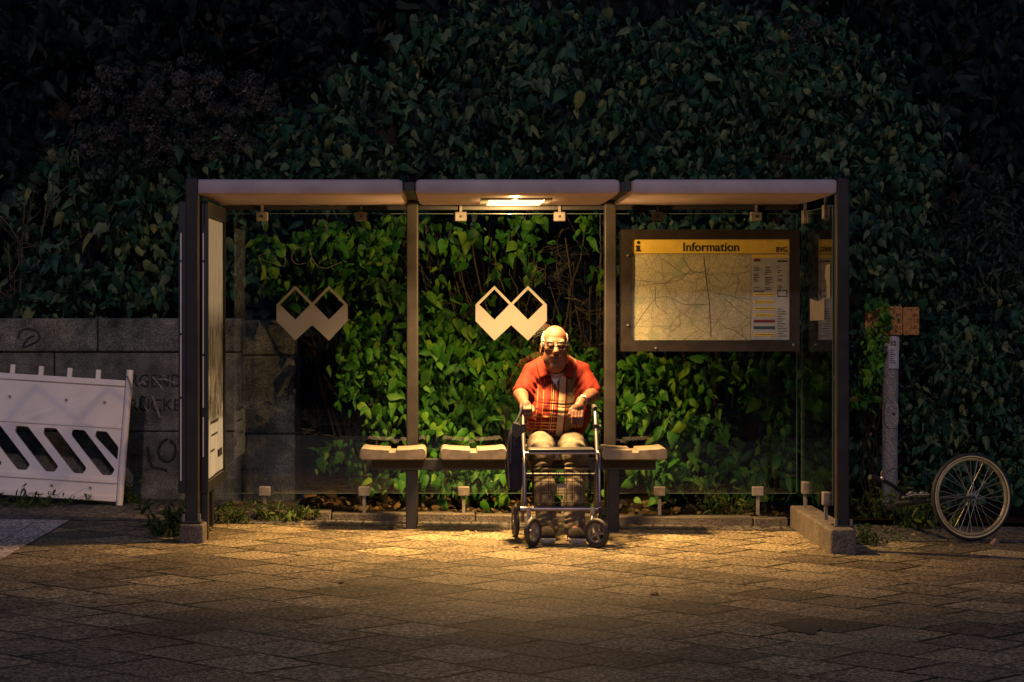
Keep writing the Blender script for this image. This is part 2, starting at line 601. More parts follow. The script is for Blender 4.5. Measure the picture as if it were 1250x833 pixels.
struct('pavement', sheet(-60, 60, -60, 40, 0), M_slab)
struct('road', sheet(-60, 60, -41, -9.9, 0.004), mat('asphalt', (.018, .017, .018), rough=.95, var=.3, spec=.1))
struct('pale_streetlit_strip', sheet(-4.6, -3.0, -9.85, -0.08, 0.006), M_light)
struct('cobble_strip', MB().add([], []) if False else sheet(-7, -2.06, -0.05, 1.75, 0.004), M_cob)
struct('cobble_strip', sheet(-2.06, 1.95, -0.14, 0.18, 0.004), M_cob)
struct('cobble_strip', sheet(2.1, 7, -0.72, 0.75, 0.004), M_cob)
# kerb along the back of the shelter, laid in lengths
kb = MB()
xk = -2.2
while xk < 1.92:
    L = min(0.98 + rnd.uniform(-.05, .05), 1.92 - xk)
    if L > 0.1:
        j = rnd.uniform(-.004, .004)
        kb.box(xk + .004, xk + L - .004, 0.18 + j, 0.34, gz(xk + L / 2) - .1, gz(xk + L / 2) + 0.06 + j)
    xk += L
struct('kerb', kb, M_kerb, bevel=0.008)
# planted bed and the bank behind it
def bank_z(x, y):
    t = max(0.0, y - 2.3)
    z = gz(x) + 0.035 + 0.03 * max(0, min(1, (y - .34) / .8))
    z += 0.95 * t if t < 6 else 5.7 + 0.25 * (t - 6)
    return z + 0.03 * math.sin(x * 5.1 + y * 3.3) * math.cos(x * 2.7 - y * 4.1) * min(1, y)
def grid_sheet(x0, x1, y0, y1, nx, ny, fz):
    mb = MB()
    vs = [(x0 + (x1 - x0) * i / nx, y0 + (y1 - y0) * j / ny, fz(x0 + (x1 - x0) * i / nx, y0 + (y1 - y0) * j / ny))
          for j in range(ny + 1) for i in range(nx + 1)]
    fs = [(j * (nx + 1) + i, j * (nx + 1) + i + 1, (j + 1) * (nx + 1) + i + 1, (j + 1) * (nx + 1) + i) for j in range(ny) for i in range(nx)]
    return mb.add(vs, fs)
struct('planting_bed', grid_sheet(-1.5, 7.5, 0.335, 2.4, 90, 24, bank_z), M_soil, smooth=180)
struct('bank', grid_sheet(-14, 14, 2.2, 16, 70, 50, bank_z), M_soil, smooth=180)
# tar patch
tp = MB()
c = W(978, 762, -5.1)
c = Vector(((978 - 548) / (2839 / 10.98) + CAMX, -15.87 + 10.98, 0))
ol = [(c.x + .085 * math.cos(a) * (1 + .18 * math.sin(3 * a + 1)), c.y + .2 * math.sin(a) * (1 + .2 * math.sin(4 * a))) for a in [2 * PI * i / 28 for i in range(28)]]
tp.add([(x, y, gz(x) + .005) for x, y in ol], [tuple(range(28))])
struct('tar_patch', tp, M_ink)

# ------------------------------------------------------------------ leaves
LEAF = np.array([(0, 0, 0), (0, -.5, .02), (0, -1.06, -.10),
                 (.20, .10, -.02), (.45, -.10, -.07), (.42, -.44, -.07), (.20, -.80, -.07),
                 (-.20, .10, -.02), (-.45, -.10, -.07), (-.42, -.44, -.07), (-.20, -.80, -.07)], dtype=np.float64)
LEAF = LEAF * np.array([.84, 1.0, 1.0])
LEAF_F = [(0, 4, 3), (0, 1, 5, 4), (1, 2, 6, 5), (0, 7, 8), (0, 8, 9, 1), (1, 9, 10, 2)]
NARROW = LEAF * np.array([.55, 1.2, 1.0])
OVAL = LEAF * np.array([.8, .9, .8])

def leaves_mesh(name, P, size, rng, facing=(0, -1, .25), spread=.55, roll=.45, shape=LEAF, curl=.35, down=None):
    """P: (n,3) positions; one small folded leaf at each"""
    n = len(P)
    nrm = np.array(facing, dtype=float)[None, :] + rng.normal(0, spread, (n, 3)) * np.array([1.2, .6, .9])
    nrm /= np.linalg.norm(nrm, axis=1)[:, None]
    dn = np.array((0, 0, -1.0))[None, :] + rng.normal(0, roll, (n, 3))
    if down is not None:
        dn = dn + down
    dn = dn - (dn * nrm).sum(1)[:, None] * nrm
    dn /= np.linalg.norm(dn, axis=1)[:, None] + 1e-9
    side = np.cross(dn, nrm)
    sz = size * np.clip(rng.lognormal(-.15, .36, n), .35, 1.45)
    fold = rng.uniform(.6, 4.2, n)
    cu = rng.uniform(0, 1, n) ** 1.6 * curl * 2
    S = shape[None, :, :] * np.ones((n, 1, 1))
    S[:, :, 2] *= fold[:, None]
    S[:, :, 2] -= cu[:, None] * (S[:, :, 1] ** 2) * .55
    S[:, :, 0] *= rng.uniform(.62, 1.12, n)[:, None]
    bend = rng.normal(0, .22, n)
    S[:, :, 0] += bend[:, None] * S[:, :, 1] ** 2
    V = P[:, None, :] + sz[:, None, None] * (S[:, :, 0:1] * side[:, None, :] + S[:, :, 1:2] * (-dn[:, None, :]) + S[:, :, 2:3] * nrm[:, None, :])
    k = shape.shape[0]
    V = V.reshape(-1, 3)
    me = bpy.data.meshes.new(name)
    loops, starts, tot = [], [], []
    base = (np.arange(n) * k)
    tri = [f for f in LEAF_F if len(f) == 3]
    quad = [f for f in LEAF_F if len(f) == 4]
    T = (base[:, None, None] + np.array(tri)[None]).reshape(-1, 3)
    Q = (base[:, None, None] + np.array(quad)[None]).reshape(-1, 4)
    li = np.concatenate([T.ravel(), Q.ravel()]).astype(np.int32)
    ls = np.concatenate([np.arange(len(T)) * 3, len(T) * 3 + np.arange(len(Q)) * 4]).astype(np.int32)
    me.vertices.add(len(V))
    me.vertices.foreach_set('co', V.astype(np.float32).ravel())
    me.loops.add(len(li))
    me.loops.foreach_set('vertex_index', li)
    me.polygons.add(len(ls))
    me.polygons.foreach_set('loop_start', ls)
    me.update(calc_edges=True)
    me.validate()
    me.polygons.foreach_set('use_smooth', np.ones(len(me.polygons), dtype=bool))
    return me

def curve_pts(a, b, rng, n=6, sag=0.15, jit=.04):
    a, b = np.array(a, float), np.array(b, float)
    out = []
    for i in range(n + 1):
        t = i / n
        p = a * (1 - t) + b * t
        p[2] += sag * math.sin(PI * t)
        if 0 < i < n: p += rng.normal(0, jit, 3)
        out.append(Vector(p))
    return out

def plant(name, label, cat, root, blobs, leafmat, size=.12, seed=0, dens=.035, group=None, shape=LEAF, stem_r=.018, roll=.50,
          spread=.95, bark=None, partname='foliage', stemname='stem', facing=(0, -1, .25), extra=None, curl=.35, twigs=2):
    """blobs: (px, py, rx, ry, y, thickness, density factor) as seen from the kerb side"""
    rng = np.random.default_rng(seed)
    size *= .80 if leafmat is L_bright else .68
    rx_, ry_ = root
    e = empty(name, (rx_, ry_, bank_z(rx_, ry_) if ry_ > .34 else gz(rx_)), label, cat, group)
    Ps = []
    st = MB()
    r0 = wloc(e)
    for (px, py, rx, ry, y, ty, df) in blobs:
        s = sc_at(y)
        k = max(6, int(dens * df * rx * ry * (.12 / size) ** 2))
        d = rng.normal(0, 1, (k, 3))
        d /= np.linalg.norm(d, axis=1)[:, None]
        d[:, 1] = -np.abs(d[:, 1]) * np.where(rng.uniform(0, 1, k) < .8, 1, -1)
        rad = rng.uniform(.15, 1.0, k) ** .5 * rng.uniform(.85, 1.12, k)
        c = W(px, py, y)
        P = np.array(c)[None] + d * rad[:, None] * np.array([rx / s, ty, ry / s])
        # natural sprays: pull leaves together in little groups
        m = max(3, k // 6)
        ctr = P[rng.integers(0, k, m)]
        own = ctr[rng.integers(0, m, k)]
        pull = rng.uniform(0, 1, k) < .62
        P[pull] = own[pull] + rng.normal(0, size * .75, (pull.sum(), 3)) * np.array([1, .8, 1.25])
        P[:, 2] = np.maximum(P[:, 2], .07)
        Ps.append(P)
        st.tube(curve_pts(r0, c, rng, 7, sag=.18, jit=.035), [stem_r * (1 - .75 * i / 7) for i in range(8)], 6)
        for q in range(twigs):
            t = P[rng.integers(0, k)]
            st.tube(curve_pts(c, t, rng, 4, sag=.04, jit=.02), [stem_r * .3 * (1 - .7 * i / 4) for i in range(5)], 5)
    P = np.concatenate(Ps)
    me = leaves_mesh(partname, P, size, rng, shape=shape, roll=roll, spread=spread, facing=facing, curl=curl)
    link_mesh(partname, me, leafmat, e)
    obj(stemname, st, bark or M_bark, e, smooth=60)
    if extra: extra(e, rng)
    return e

def rx(px, y):
    return (px - 548) / sc_at(y) + CAMX
#PLANTS
exec_plants = True

# --- plants just behind the shelter glass
plant('climbing_shrub', 'bright green heart-leaved shrub filling the left half of the middle shelter bay', 'shrub', (rx(550, 1.1), 1.15),
      [(560, 450, 62, 85, 1.15, .28, 1.8), (528, 375, 26, 42, 1.1, .2, .9), (585, 415, 40, 45, 1.25, .25, 1.0), (590, 505, 50, 45, 1.0, .25, 1.3),
       (540, 520, 45, 40, .95, .22, 1.2), (640, 470, 30, 60, 1.2, .2, .8), (525, 440, 20, 60, 1.0, .2, 1.0)], L_bright, size=.105, seed=11)
plant('trailing_vine', 'sprays of lit leaves hanging under the lamp at the top of the middle bay', 'vine', (rx(640, 1.5), 1.7),
      [(575, 285, 26, 17, 1.1, .12, .8), (625, 290, 26, 16, 1.1, .12, .9), (652, 315, 17, 20, 1.0, .1, 1.0), (604, 322, 14, 14, 1.0, .1, .9), (548, 290, 20, 24, 1.2, .12, .7),
       (520, 285, 14, 28, 1.2, .12, .7), (715, 275, 20, 16, 1.1, .1, .9), (640, 268, 40, 8, 1.2, .12, 1), (560, 315, 12, 12, 1.0, .1, .8), (725, 330, 10, 24, 1.3, .1, .5)],
      L_bright, size=.095, seed=12, stem_r=.011, bark=M_bark_pale)
plant('trailing_vine', 'leafy vine curtain hanging behind the left bay emblem', 'vine', (rx(440, 1.6), 1.8),
      [(415, 285, 34, 20, 1.2, .15, 1), (450, 315, 34, 28, 1.15, .15, 1.1), (475, 285, 20, 28, 1.2, .15, 1), (470, 360, 26, 36, 1.1, .15, 1.0), (405, 325, 26, 20, 1.2, .15, .8),
       (330, 310, 22, 30, 1.35, .15, 1.0), (340, 345, 26, 20, 1.3, .15, 1.0), (375, 290, 24, 18, 1.3, .15, 1.0), (445, 395, 26, 22, 1.1, .12, 1.1), (465, 320, 30, 60, 1.3, .2, 1.0), (410, 345, 30, 16, 1.2, .15, .8)], L_bright, size=.10, seed=13)
plant('climbing_shrub', 'green leafy shrub left of the first bench post', 'shrub', (rx(470, 1.0), 1.0),
      [(455, 445, 40, 26, .95, .15, 1.2), (478, 425, 20, 22, 1.0, .15, 1.2), (425, 470, 24, 20, .95, .12, 1.1), (480, 480, 18, 34, 1.0, .15, 1.1), (450, 495, 26, 14, .9, .1, .9), (440, 430, 26, 22, 1.05, .15, 1.1)],
      L_bright, size=.10, seed=14)
plant('climbing_shrub', 'low green shoots under the left bench seat', 'shrub', (rx(440, .8), .8),
      [(420, 558, 30, 18, .75, .12, 1.0), (470, 525, 26, 18, .9, .12, 1.0), (445, 590, 26, 12, .7, .1, .7), (485, 575, 22, 22, .75, .12, 1.0), (400, 560, 12, 10, .7, .1, .8)],
      L_bright, size=.095, seed=15)
plant('climbing_shrub', 'low heart-leaved shrub under the second bench seat', 'shrub', (rx(570, .8), .8),
      [(545, 585, 34, 18, .7, .12, 1.2), (590, 580, 34, 22, .75, .12, 1.3), (615, 590, 22, 18, .7, .12, 1.1), (520, 580, 18, 16, .75, .1, 1), (680, 590, 50, 22, .8, .12, 1.0)],
      L_bright, size=.09, seed=16)
plant('climbing_shrub', 'dense leafy shrub behind the seated man\'s left shoulder', 'shrub', (rx(715, 1.2), 1.2),
      [(715, 450, 26, 30, 1.15, .15, 1.1), (718, 505, 24, 36, 1.1, .15, 1.2), (690, 412, 22, 14, 1.2, .12, .9), (680, 480, 40, 60, 1.25, .15, 1.0), (640, 430, 24, 24, 1.25, .15, .9)], L_bright, size=.09, seed=17)
plant('climbing_shrub', 'leafy shrub below the map board beside the second bench post', 'shrub', (rx(800, 1.0), 1.0),
      [(785, 455, 36, 30, 1.05, .2, 1.3), (775, 495, 30, 32, 1.0, .18, 1.2), (830, 460, 44, 36, 1.1, .2, 1.1), (825, 520, 40, 34, .95, .18, 1.1), (860, 500, 30, 34, 1.05, .18, .9),
       (880, 545, 26, 22, .9, .15, .9), (800, 575, 45, 26, .8, .15, 1.1), (850, 580, 30, 22, .8, .15, .9), (880, 445, 28, 20, 1.2, .15, .8)], L_bright, size=.098, seed=18)
plant('climbing_shrub', 'dim sparse shrub in the right end of the right bay', 'shrub', (rx(950, 1.3), 1.3),
      [(930, 470, 44, 46, 1.25, .2, .7), (960, 540, 34, 46, 1.2, .2, .8), (920, 580, 44, 28, 1.1, .18, 1.0), (985, 460, 24, 60, 1.3, .2, .8), (975, 590, 34, 18, 1.1, .15, .9)], L_bright, size=.10, seed=19)
plant('trailing_vine', 'dark vine showing above the map board', 'vine', (rx(870, 1.6), 1.8),
      [(800, 270, 40, 12, 1.3, .12, 1.2), (880, 268, 50, 12, 1.3, .12, 1.2), (960, 275, 34, 20, 1.35, .12, 1.1), (755, 300, 10, 40, 1.3, .1, .8), (870, 340, 110, 60, 1.5, .2, .6), (990, 350, 14, 60, 1.4, .15, .8)], L_deep, size=.10, seed=20)

# bare branches behind the middle bay
def bare(name, label, root, pts, seed, r=.014, m=None):
    rng = np.random.default_rng(seed)
    e = empty(name, (root[0], root[1], bank_z(*root)), label, 'shrub')
    st = MB()
    r0 = wloc(e)
    def grow(a, b, rad, lev):
        path = curve_pts(a, b, rng, 6, sag=.03, jit=.02 + .012 * lev)
        st.tube(path, [rad * (1 - .65 * i / 6) for i in range(7)], 6)
        if lev > 2: return
        for _ in range(rng.integers(2, 4)):
            k = int(rng.integers(2, 6))
            p = path[k]
            dirv = (Vector(b) - Vector(a)).normalized() + Vector(rng.normal(0, .65, 3))
            L = (Vector(b) - Vector(a)).length * rng.uniform(.25, .5)
            grow(p, p + dirv.normalized() * L, rad * .5, lev + 1)
    for (px, py, y) in pts:
        grow(r0, W(px, py, y), r, 0)
    obj('branch', st, m or M_bark_pale, e, smooth=60)
    return e
bare('bare_shrub', 'tangle of bare brown branches beside the second shelter post', (rx(715, 1.7), 1.7), [(650, 300, 1.4), (690, 290, 1.3), (735, 300, 1.35), (670, 345, 1.3), (720, 350, 1.2), (700, 320, 1.5)], 31)
bare('bare_shrub', 'thin bare twigs arching at the top left of the middle bay', (rx(590, 1.9), 1.9), [(520, 270, 1.4), (540, 320, 1.35), (600, 290, 1.4), (515, 330, 1.4)], 32, r=.011)
bare('bare_shrub', 'thin pale twigs low behind the left bench seat', (rx(430, 1.4), 1.4), [(470, 470, 1.1), (400, 500, 1.2), (445, 520, 1.0)], 33, r=.008)
bare('bare_shrub', 'pale dead twigs standing above the stone wall near the left edge', (rx(20, 2.6), 2.6), [(60, 225, 2.3), (30, 250, 2.3), (10, 300, 2.2), (75, 270, 2.2)], 34, r=.014)

# --- masses above and beside the shelter
def flowers(spots):
    def f(e, rng):
        protos = []
        for v in range(4):
            k = 130
            d = rng.normal(0, 1, (k, 3)); d /= np.linalg.norm(d, axis=1)[:, None]
            P = d * np.array([.062, .055, .055]) * rng.uniform(.6, 1.1, (k, 1))
            protos.append(leaves_mesh('flower_head', P, .024, rng, facing=(0, -.6, .8), spread=.8, roll=2.0, shape=OVAL))
            protos[-1].materials.append(M_flower)
        for i, (px, py, y) in enumerate(spots):
            o = bpy.data.objects.new('flower_head', protos[i % 4])
            COL.objects.link(o)
            o.parent = e
            o.location = W(px, py, y) - wloc(e)
            s = rng.uniform(.6, 1.15)
            o.scale = (s, s, s)
            o.rotation_euler = (rng.uniform(-.3, .3), rng.uniform(-.3, .3), rng.uniform(0, 6))
    return f
rf = np.random.default_rng(5)
fl_spots = []
while len(fl_spots) < 100:
    px, py = rf.uniform(85, 345), rf.uniform(60, 205)
    e1 = ((px - 215) / 135) ** 2 + ((py - 145) / 78) ** 2
    if e1 < 1 and rf.uniform() < .9:
        fl_spots.append((px, py, 1.95 + .35 * e1 + rf.uniform(-.08, .1)))
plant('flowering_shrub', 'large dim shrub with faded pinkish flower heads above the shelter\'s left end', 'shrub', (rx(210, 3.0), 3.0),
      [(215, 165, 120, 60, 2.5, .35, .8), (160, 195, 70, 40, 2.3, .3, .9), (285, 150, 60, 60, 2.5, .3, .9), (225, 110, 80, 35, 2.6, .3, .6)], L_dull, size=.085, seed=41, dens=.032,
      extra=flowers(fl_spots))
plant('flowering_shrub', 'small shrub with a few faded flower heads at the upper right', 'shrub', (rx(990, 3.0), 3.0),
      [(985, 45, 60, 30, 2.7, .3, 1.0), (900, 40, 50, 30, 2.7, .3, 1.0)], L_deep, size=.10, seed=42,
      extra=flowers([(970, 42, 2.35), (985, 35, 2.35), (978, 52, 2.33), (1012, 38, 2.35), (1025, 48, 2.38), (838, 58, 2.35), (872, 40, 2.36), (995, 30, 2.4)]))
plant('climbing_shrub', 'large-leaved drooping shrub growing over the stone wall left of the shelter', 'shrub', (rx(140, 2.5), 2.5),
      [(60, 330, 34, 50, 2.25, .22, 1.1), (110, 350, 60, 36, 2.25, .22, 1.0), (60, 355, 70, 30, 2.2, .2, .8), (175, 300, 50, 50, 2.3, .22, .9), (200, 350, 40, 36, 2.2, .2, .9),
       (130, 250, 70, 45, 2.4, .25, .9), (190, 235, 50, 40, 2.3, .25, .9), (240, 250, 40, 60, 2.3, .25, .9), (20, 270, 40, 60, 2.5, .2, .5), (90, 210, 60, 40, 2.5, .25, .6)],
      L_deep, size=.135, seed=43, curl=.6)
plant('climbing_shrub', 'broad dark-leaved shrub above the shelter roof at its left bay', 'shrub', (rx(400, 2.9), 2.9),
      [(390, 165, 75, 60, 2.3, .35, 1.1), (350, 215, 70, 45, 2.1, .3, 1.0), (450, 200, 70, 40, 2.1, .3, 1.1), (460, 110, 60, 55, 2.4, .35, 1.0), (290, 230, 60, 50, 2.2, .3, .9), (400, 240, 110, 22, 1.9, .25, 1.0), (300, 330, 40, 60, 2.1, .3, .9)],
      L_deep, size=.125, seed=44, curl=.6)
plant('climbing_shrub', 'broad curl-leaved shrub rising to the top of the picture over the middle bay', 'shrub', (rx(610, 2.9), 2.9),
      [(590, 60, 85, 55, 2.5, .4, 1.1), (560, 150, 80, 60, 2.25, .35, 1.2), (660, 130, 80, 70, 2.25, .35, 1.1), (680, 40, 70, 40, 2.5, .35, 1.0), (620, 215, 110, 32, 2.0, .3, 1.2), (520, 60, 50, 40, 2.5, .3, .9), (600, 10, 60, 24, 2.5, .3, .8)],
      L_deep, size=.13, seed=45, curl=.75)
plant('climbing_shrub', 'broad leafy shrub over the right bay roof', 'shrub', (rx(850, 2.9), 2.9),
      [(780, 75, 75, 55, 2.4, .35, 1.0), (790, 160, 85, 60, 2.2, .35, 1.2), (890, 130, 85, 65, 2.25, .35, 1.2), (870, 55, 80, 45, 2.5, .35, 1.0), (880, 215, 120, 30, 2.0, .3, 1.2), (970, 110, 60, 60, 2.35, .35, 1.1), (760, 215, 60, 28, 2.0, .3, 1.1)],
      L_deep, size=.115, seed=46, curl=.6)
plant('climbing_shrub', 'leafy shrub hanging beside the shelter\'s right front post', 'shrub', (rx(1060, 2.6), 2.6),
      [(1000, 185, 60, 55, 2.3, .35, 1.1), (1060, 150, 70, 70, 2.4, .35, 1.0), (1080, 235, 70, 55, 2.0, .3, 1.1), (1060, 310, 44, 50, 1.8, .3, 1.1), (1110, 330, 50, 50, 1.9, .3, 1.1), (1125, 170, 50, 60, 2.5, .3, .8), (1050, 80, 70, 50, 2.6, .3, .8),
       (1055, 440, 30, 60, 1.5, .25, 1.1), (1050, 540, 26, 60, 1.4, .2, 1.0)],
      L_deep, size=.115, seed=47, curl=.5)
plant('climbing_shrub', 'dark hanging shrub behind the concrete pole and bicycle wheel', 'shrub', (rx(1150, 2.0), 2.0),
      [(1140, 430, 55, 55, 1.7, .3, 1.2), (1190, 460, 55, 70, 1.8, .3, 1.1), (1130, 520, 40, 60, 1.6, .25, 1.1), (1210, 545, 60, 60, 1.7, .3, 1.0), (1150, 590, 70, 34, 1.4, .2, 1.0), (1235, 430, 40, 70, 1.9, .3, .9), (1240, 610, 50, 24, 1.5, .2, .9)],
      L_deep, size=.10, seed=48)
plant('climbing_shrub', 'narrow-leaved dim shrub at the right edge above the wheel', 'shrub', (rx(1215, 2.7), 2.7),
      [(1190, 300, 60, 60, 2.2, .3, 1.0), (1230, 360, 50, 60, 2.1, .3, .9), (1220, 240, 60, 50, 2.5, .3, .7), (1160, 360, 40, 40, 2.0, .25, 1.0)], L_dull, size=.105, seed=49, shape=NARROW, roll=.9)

# sprig of leaves in front of the yellow signs
plant('trailing_vine', 'leafy sprig hanging in front of the orange utility plates', 'vine', (rx(1062, 1.0), 1.0),
      [(1082, 380, 5, 18, .62, .03, 2.2), (1066, 372, 12, 6, .64, .03, 1.6), (1070, 420, 9, 26, .68, .04, 1.5), (1063, 452, 14, 14, .70, .05, 1.5), (1060, 405, 8, 8, .66, .03, 1.5), (1055, 480, 10, 24, .8, .06, 1.2)],
      L_bright, size=.062, seed=50, stem_r=.006)

# background trees on the bank
def tree(label, px, py, y, rxp, ryp, seed, leafmat, size=.16, dens=.035):
    x = rx(px, y)
    rng = np.random.default_rng(seed)
    base = Vector((x, y, bank_z(x, y)))
    e = empty('bank_tree', base, label, 'tree', 'dark trees on the bank behind')
    top = W(px, py, y)
    tr = MB()
    trunk = curve_pts(base - Vector((0, 0, .1)), top, rng, 7, sag=0, jit=.06)
    tr.tube(trunk, [.13 * (1 - .7 * i / 7) for i in range(8)], 9)
    s = sc_at(y)
    Ps = []
    for i in range(26):
        d = rng.normal(0, 1, 3); d /= np.linalg.norm(d)
        cc = np.array(top) + d * rng.uniform(.35, 1, 1) * np.array([rxp / s, .8, ryp / s])
        tr.tube(curve_pts(trunk[4 + i % 4], cc, rng, 4, sag=.06, jit=.03), [.03, .022, .015, .01, .006], 5)
        k = int(dens * rxp * ryp / 14)
        Ps.append(cc[None] + rng.normal(0, 1, (k, 3)) * np.array([rxp * .2 / s, .28, ryp * .17 / s]))
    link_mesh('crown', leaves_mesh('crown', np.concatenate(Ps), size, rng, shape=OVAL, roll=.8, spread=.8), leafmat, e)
    obj('trunk', tr, M_bark, e, smooth=60)
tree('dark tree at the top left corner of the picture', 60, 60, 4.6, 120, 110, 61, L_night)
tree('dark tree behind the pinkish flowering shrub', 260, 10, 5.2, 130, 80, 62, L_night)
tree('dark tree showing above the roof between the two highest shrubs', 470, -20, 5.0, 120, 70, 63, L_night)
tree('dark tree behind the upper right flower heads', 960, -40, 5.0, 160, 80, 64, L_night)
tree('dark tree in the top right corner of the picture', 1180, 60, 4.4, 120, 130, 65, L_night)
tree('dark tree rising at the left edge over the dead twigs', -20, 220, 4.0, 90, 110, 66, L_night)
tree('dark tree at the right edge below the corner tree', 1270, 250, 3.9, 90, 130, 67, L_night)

# dark under-leaf mass clothing the bank
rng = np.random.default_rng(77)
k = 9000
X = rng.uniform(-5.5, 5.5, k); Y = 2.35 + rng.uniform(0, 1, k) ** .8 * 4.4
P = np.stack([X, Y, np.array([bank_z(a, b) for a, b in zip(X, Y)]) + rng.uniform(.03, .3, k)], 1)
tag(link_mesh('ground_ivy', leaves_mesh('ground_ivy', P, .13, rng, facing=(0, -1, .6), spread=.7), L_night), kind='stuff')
# litter on the bed
k = 420
X = rng.uniform(-1.5, 1.9, k); Y = rng.uniform(.36, 1.3, k)
P = np.stack([X, Y, np.array([bank_z(a, b) for a, b in zip(X, Y)]) + rng.uniform(.01, .035, k)], 1)
tag(link_mesh('leaf_litter', leaves_mesh('leaf_litter', P, .06, rng, facing=(0, -.4, 1), spread=.5, roll=3), L_dry), kind='stuff')

# ------------------------------------------------------------------ stone wall
wy = 1.72
sw = sc_at(wy)
wall = empty('stone_wall', (-3.0, wy, gz(-3)), 'dark granite wall with cut capital letters left of the shelter', 'wall')
def zpx(py, y): return CAMZ - (py - 370) / sc_at(y)
bk = MB().box(-8, rx(360, wy), wy + .05, wy + .5, -.1, zpx(392, wy))
obj('wall_core', bk, M_stone, wall)
zc, zj = zpx(430, wy), zpx(527, wy)
zt = zpx(389, wy)
def block(x0, x1, z0, z1, dy=0):
    obj('stone_block', MB().box(x0 + .004, x1 - .004, wy + dy, wy + .06 + .0, z0 + .004, z1 - .003), M_stone, wall, bevel=.01)
xs_cap = [-8, rx(-150, wy), rx(120, wy), rx(297, wy)]
for a, b in zip(xs_cap[:-1], xs_cap[1:]): obj('cap_stone', MB().box(a + .003, b - .003, wy - .03, wy + .52, zc + .004, zt), M_stone, wall, bevel=.012)
xs_mid = [-8, rx(-180, wy), rx(66, wy), rx(297, wy)]
for a, b in zip(xs_mid[:-1], xs_mid[1:]): block(a, b, zj, zc)
xs_low = [-8, rx(-80, wy), rx(150, wy), rx(297, wy)]
for a, b in zip(xs_low[:-1], xs_low[1:]): block(a, b, -.1, zj)
xa, xb = rx(297, wy), rx(361, wy)
zc2, zj2 = zpx(434, wy - .05), zpx(530, wy - .05)
obj('pier_stone', MB().box(xa, xb, wy - .06, wy + .55, zc2 + .004, zpx(391, wy)), M_stone, wall, bevel=.012)
obj('pier_stone', MB().box(xa, xb, wy - .06, wy + .55, zj2 + .003, zc2 - .003), M_stone, wall, bevel=.012)
obj('pier_stone', MB().box(xa, xb, wy - .06, wy + .55, -.1, zj2 - .003), M_stone, wall, bevel=.012)
ins = text_mesh('RGEND', rx(159, wy), rx(221, wy), zpx(473, wy), zpx(457, wy), wy - .0005, .003, bold=.005)
link_mesh('inscription', ins, M_ink, wall)
ins = text_mesh('RÜCKE', rx(158, wy), rx(221, wy), zpx(502, wy), zpx(484, wy), wy - .0005, .003, bold=.005)
link_mesh('inscription', ins, M_ink, wall)
gr = MB()
def scribble(mb, pts, y, r=.006):
    P = [W(a, b, y) for a, b in pts]
    q = []
    E = [P[0]] + P + [P[-1]]
    for i in range(1, len(E) - 2):
        a0, a1, a2, a3 = E[i - 1], E[i], E[i + 1], E[i + 2]
        for t in (0, .2, .4, .6, .8):
            q.append(.5 * (2 * a1 + (a2 - a0) * t + (2 * a0 - 5 * a1 + 4 * a2 - a3) * t * t + (3 * a1 - a0 - 3 * a2 + a3) * t ** 3))
    q.append(P[-1])
    mb.tube([Vector((p.x, y, p.z)) for p in q], r, 6)
g1 = MB()
scribble(g1, [(186, 460), (193, 468), (200, 476)], wy - .001); scribble(g1, [(193, 463), (205, 464), (213, 468)], wy - .001)
scribble(g1, [(173, 488), (177, 497), (181, 503)], wy - .001); scribble(g1, [(186, 484), (190, 494), (194, 506), (195, 510)], wy - .001, .008)
scribble(g1, [(170, 470), (174, 466), (178, 470)], wy - .001)
obj('chalk_mark', g1, M_chalk, wall)
g2 = MB()
scribble(g2, [(22, 412), (26, 404), (36, 402), (46, 406), (48, 414), (40, 420), (28, 424), (34, 414), (42, 410)], wy - .031, .008)
scribble(g2, [(205, 536), (198, 540), (193, 550), (196, 560), (205, 564), (213, 558), (214, 546), (208, 538)], wy - .001, .01)
scribble(g2, [(180, 545), (182, 560), (186, 570), (195, 572), (204, 575)], wy - .001, .01)
obj('spray_mark', g2, M_ink, wall)


# ------------------------------------------------------------------ added unseen front across the street, keeps sky glare out of the panes
ho = empty('added_house', (0, -44, 0), 'dark front added out of view across the street to keep sky out of the panes', 'added_house')
M_plaster = mat('dark_plaster', (.03, .028, .026), rough=.9, var=.3, scale=2)
obj('facade', MB().box(-40, 40, -50, -44, -1, 13), M_plaster, ho)
wnd = MB()
for fz in (1.2, 4.6, 8.0):
    for k_ in range(20):
        wnd.box(-38 + k_ * 4, -36.8 + k_ * 4, -43.99, -43.95, fz, fz + 1.8)
tag(obj('window', wnd, M_black, ho), kind='stuff')

# ------------------------------------------------------------------ low concrete end wall and foot
lw = MB().box(1.925, 2.085, -1.55, .16, -.15, .125)
obj_lw = tag(obj('concrete_plinth', lw, M_conc, bevel=.014), 'low rough concrete plinth under the shelter\'s right end', 'plinth')

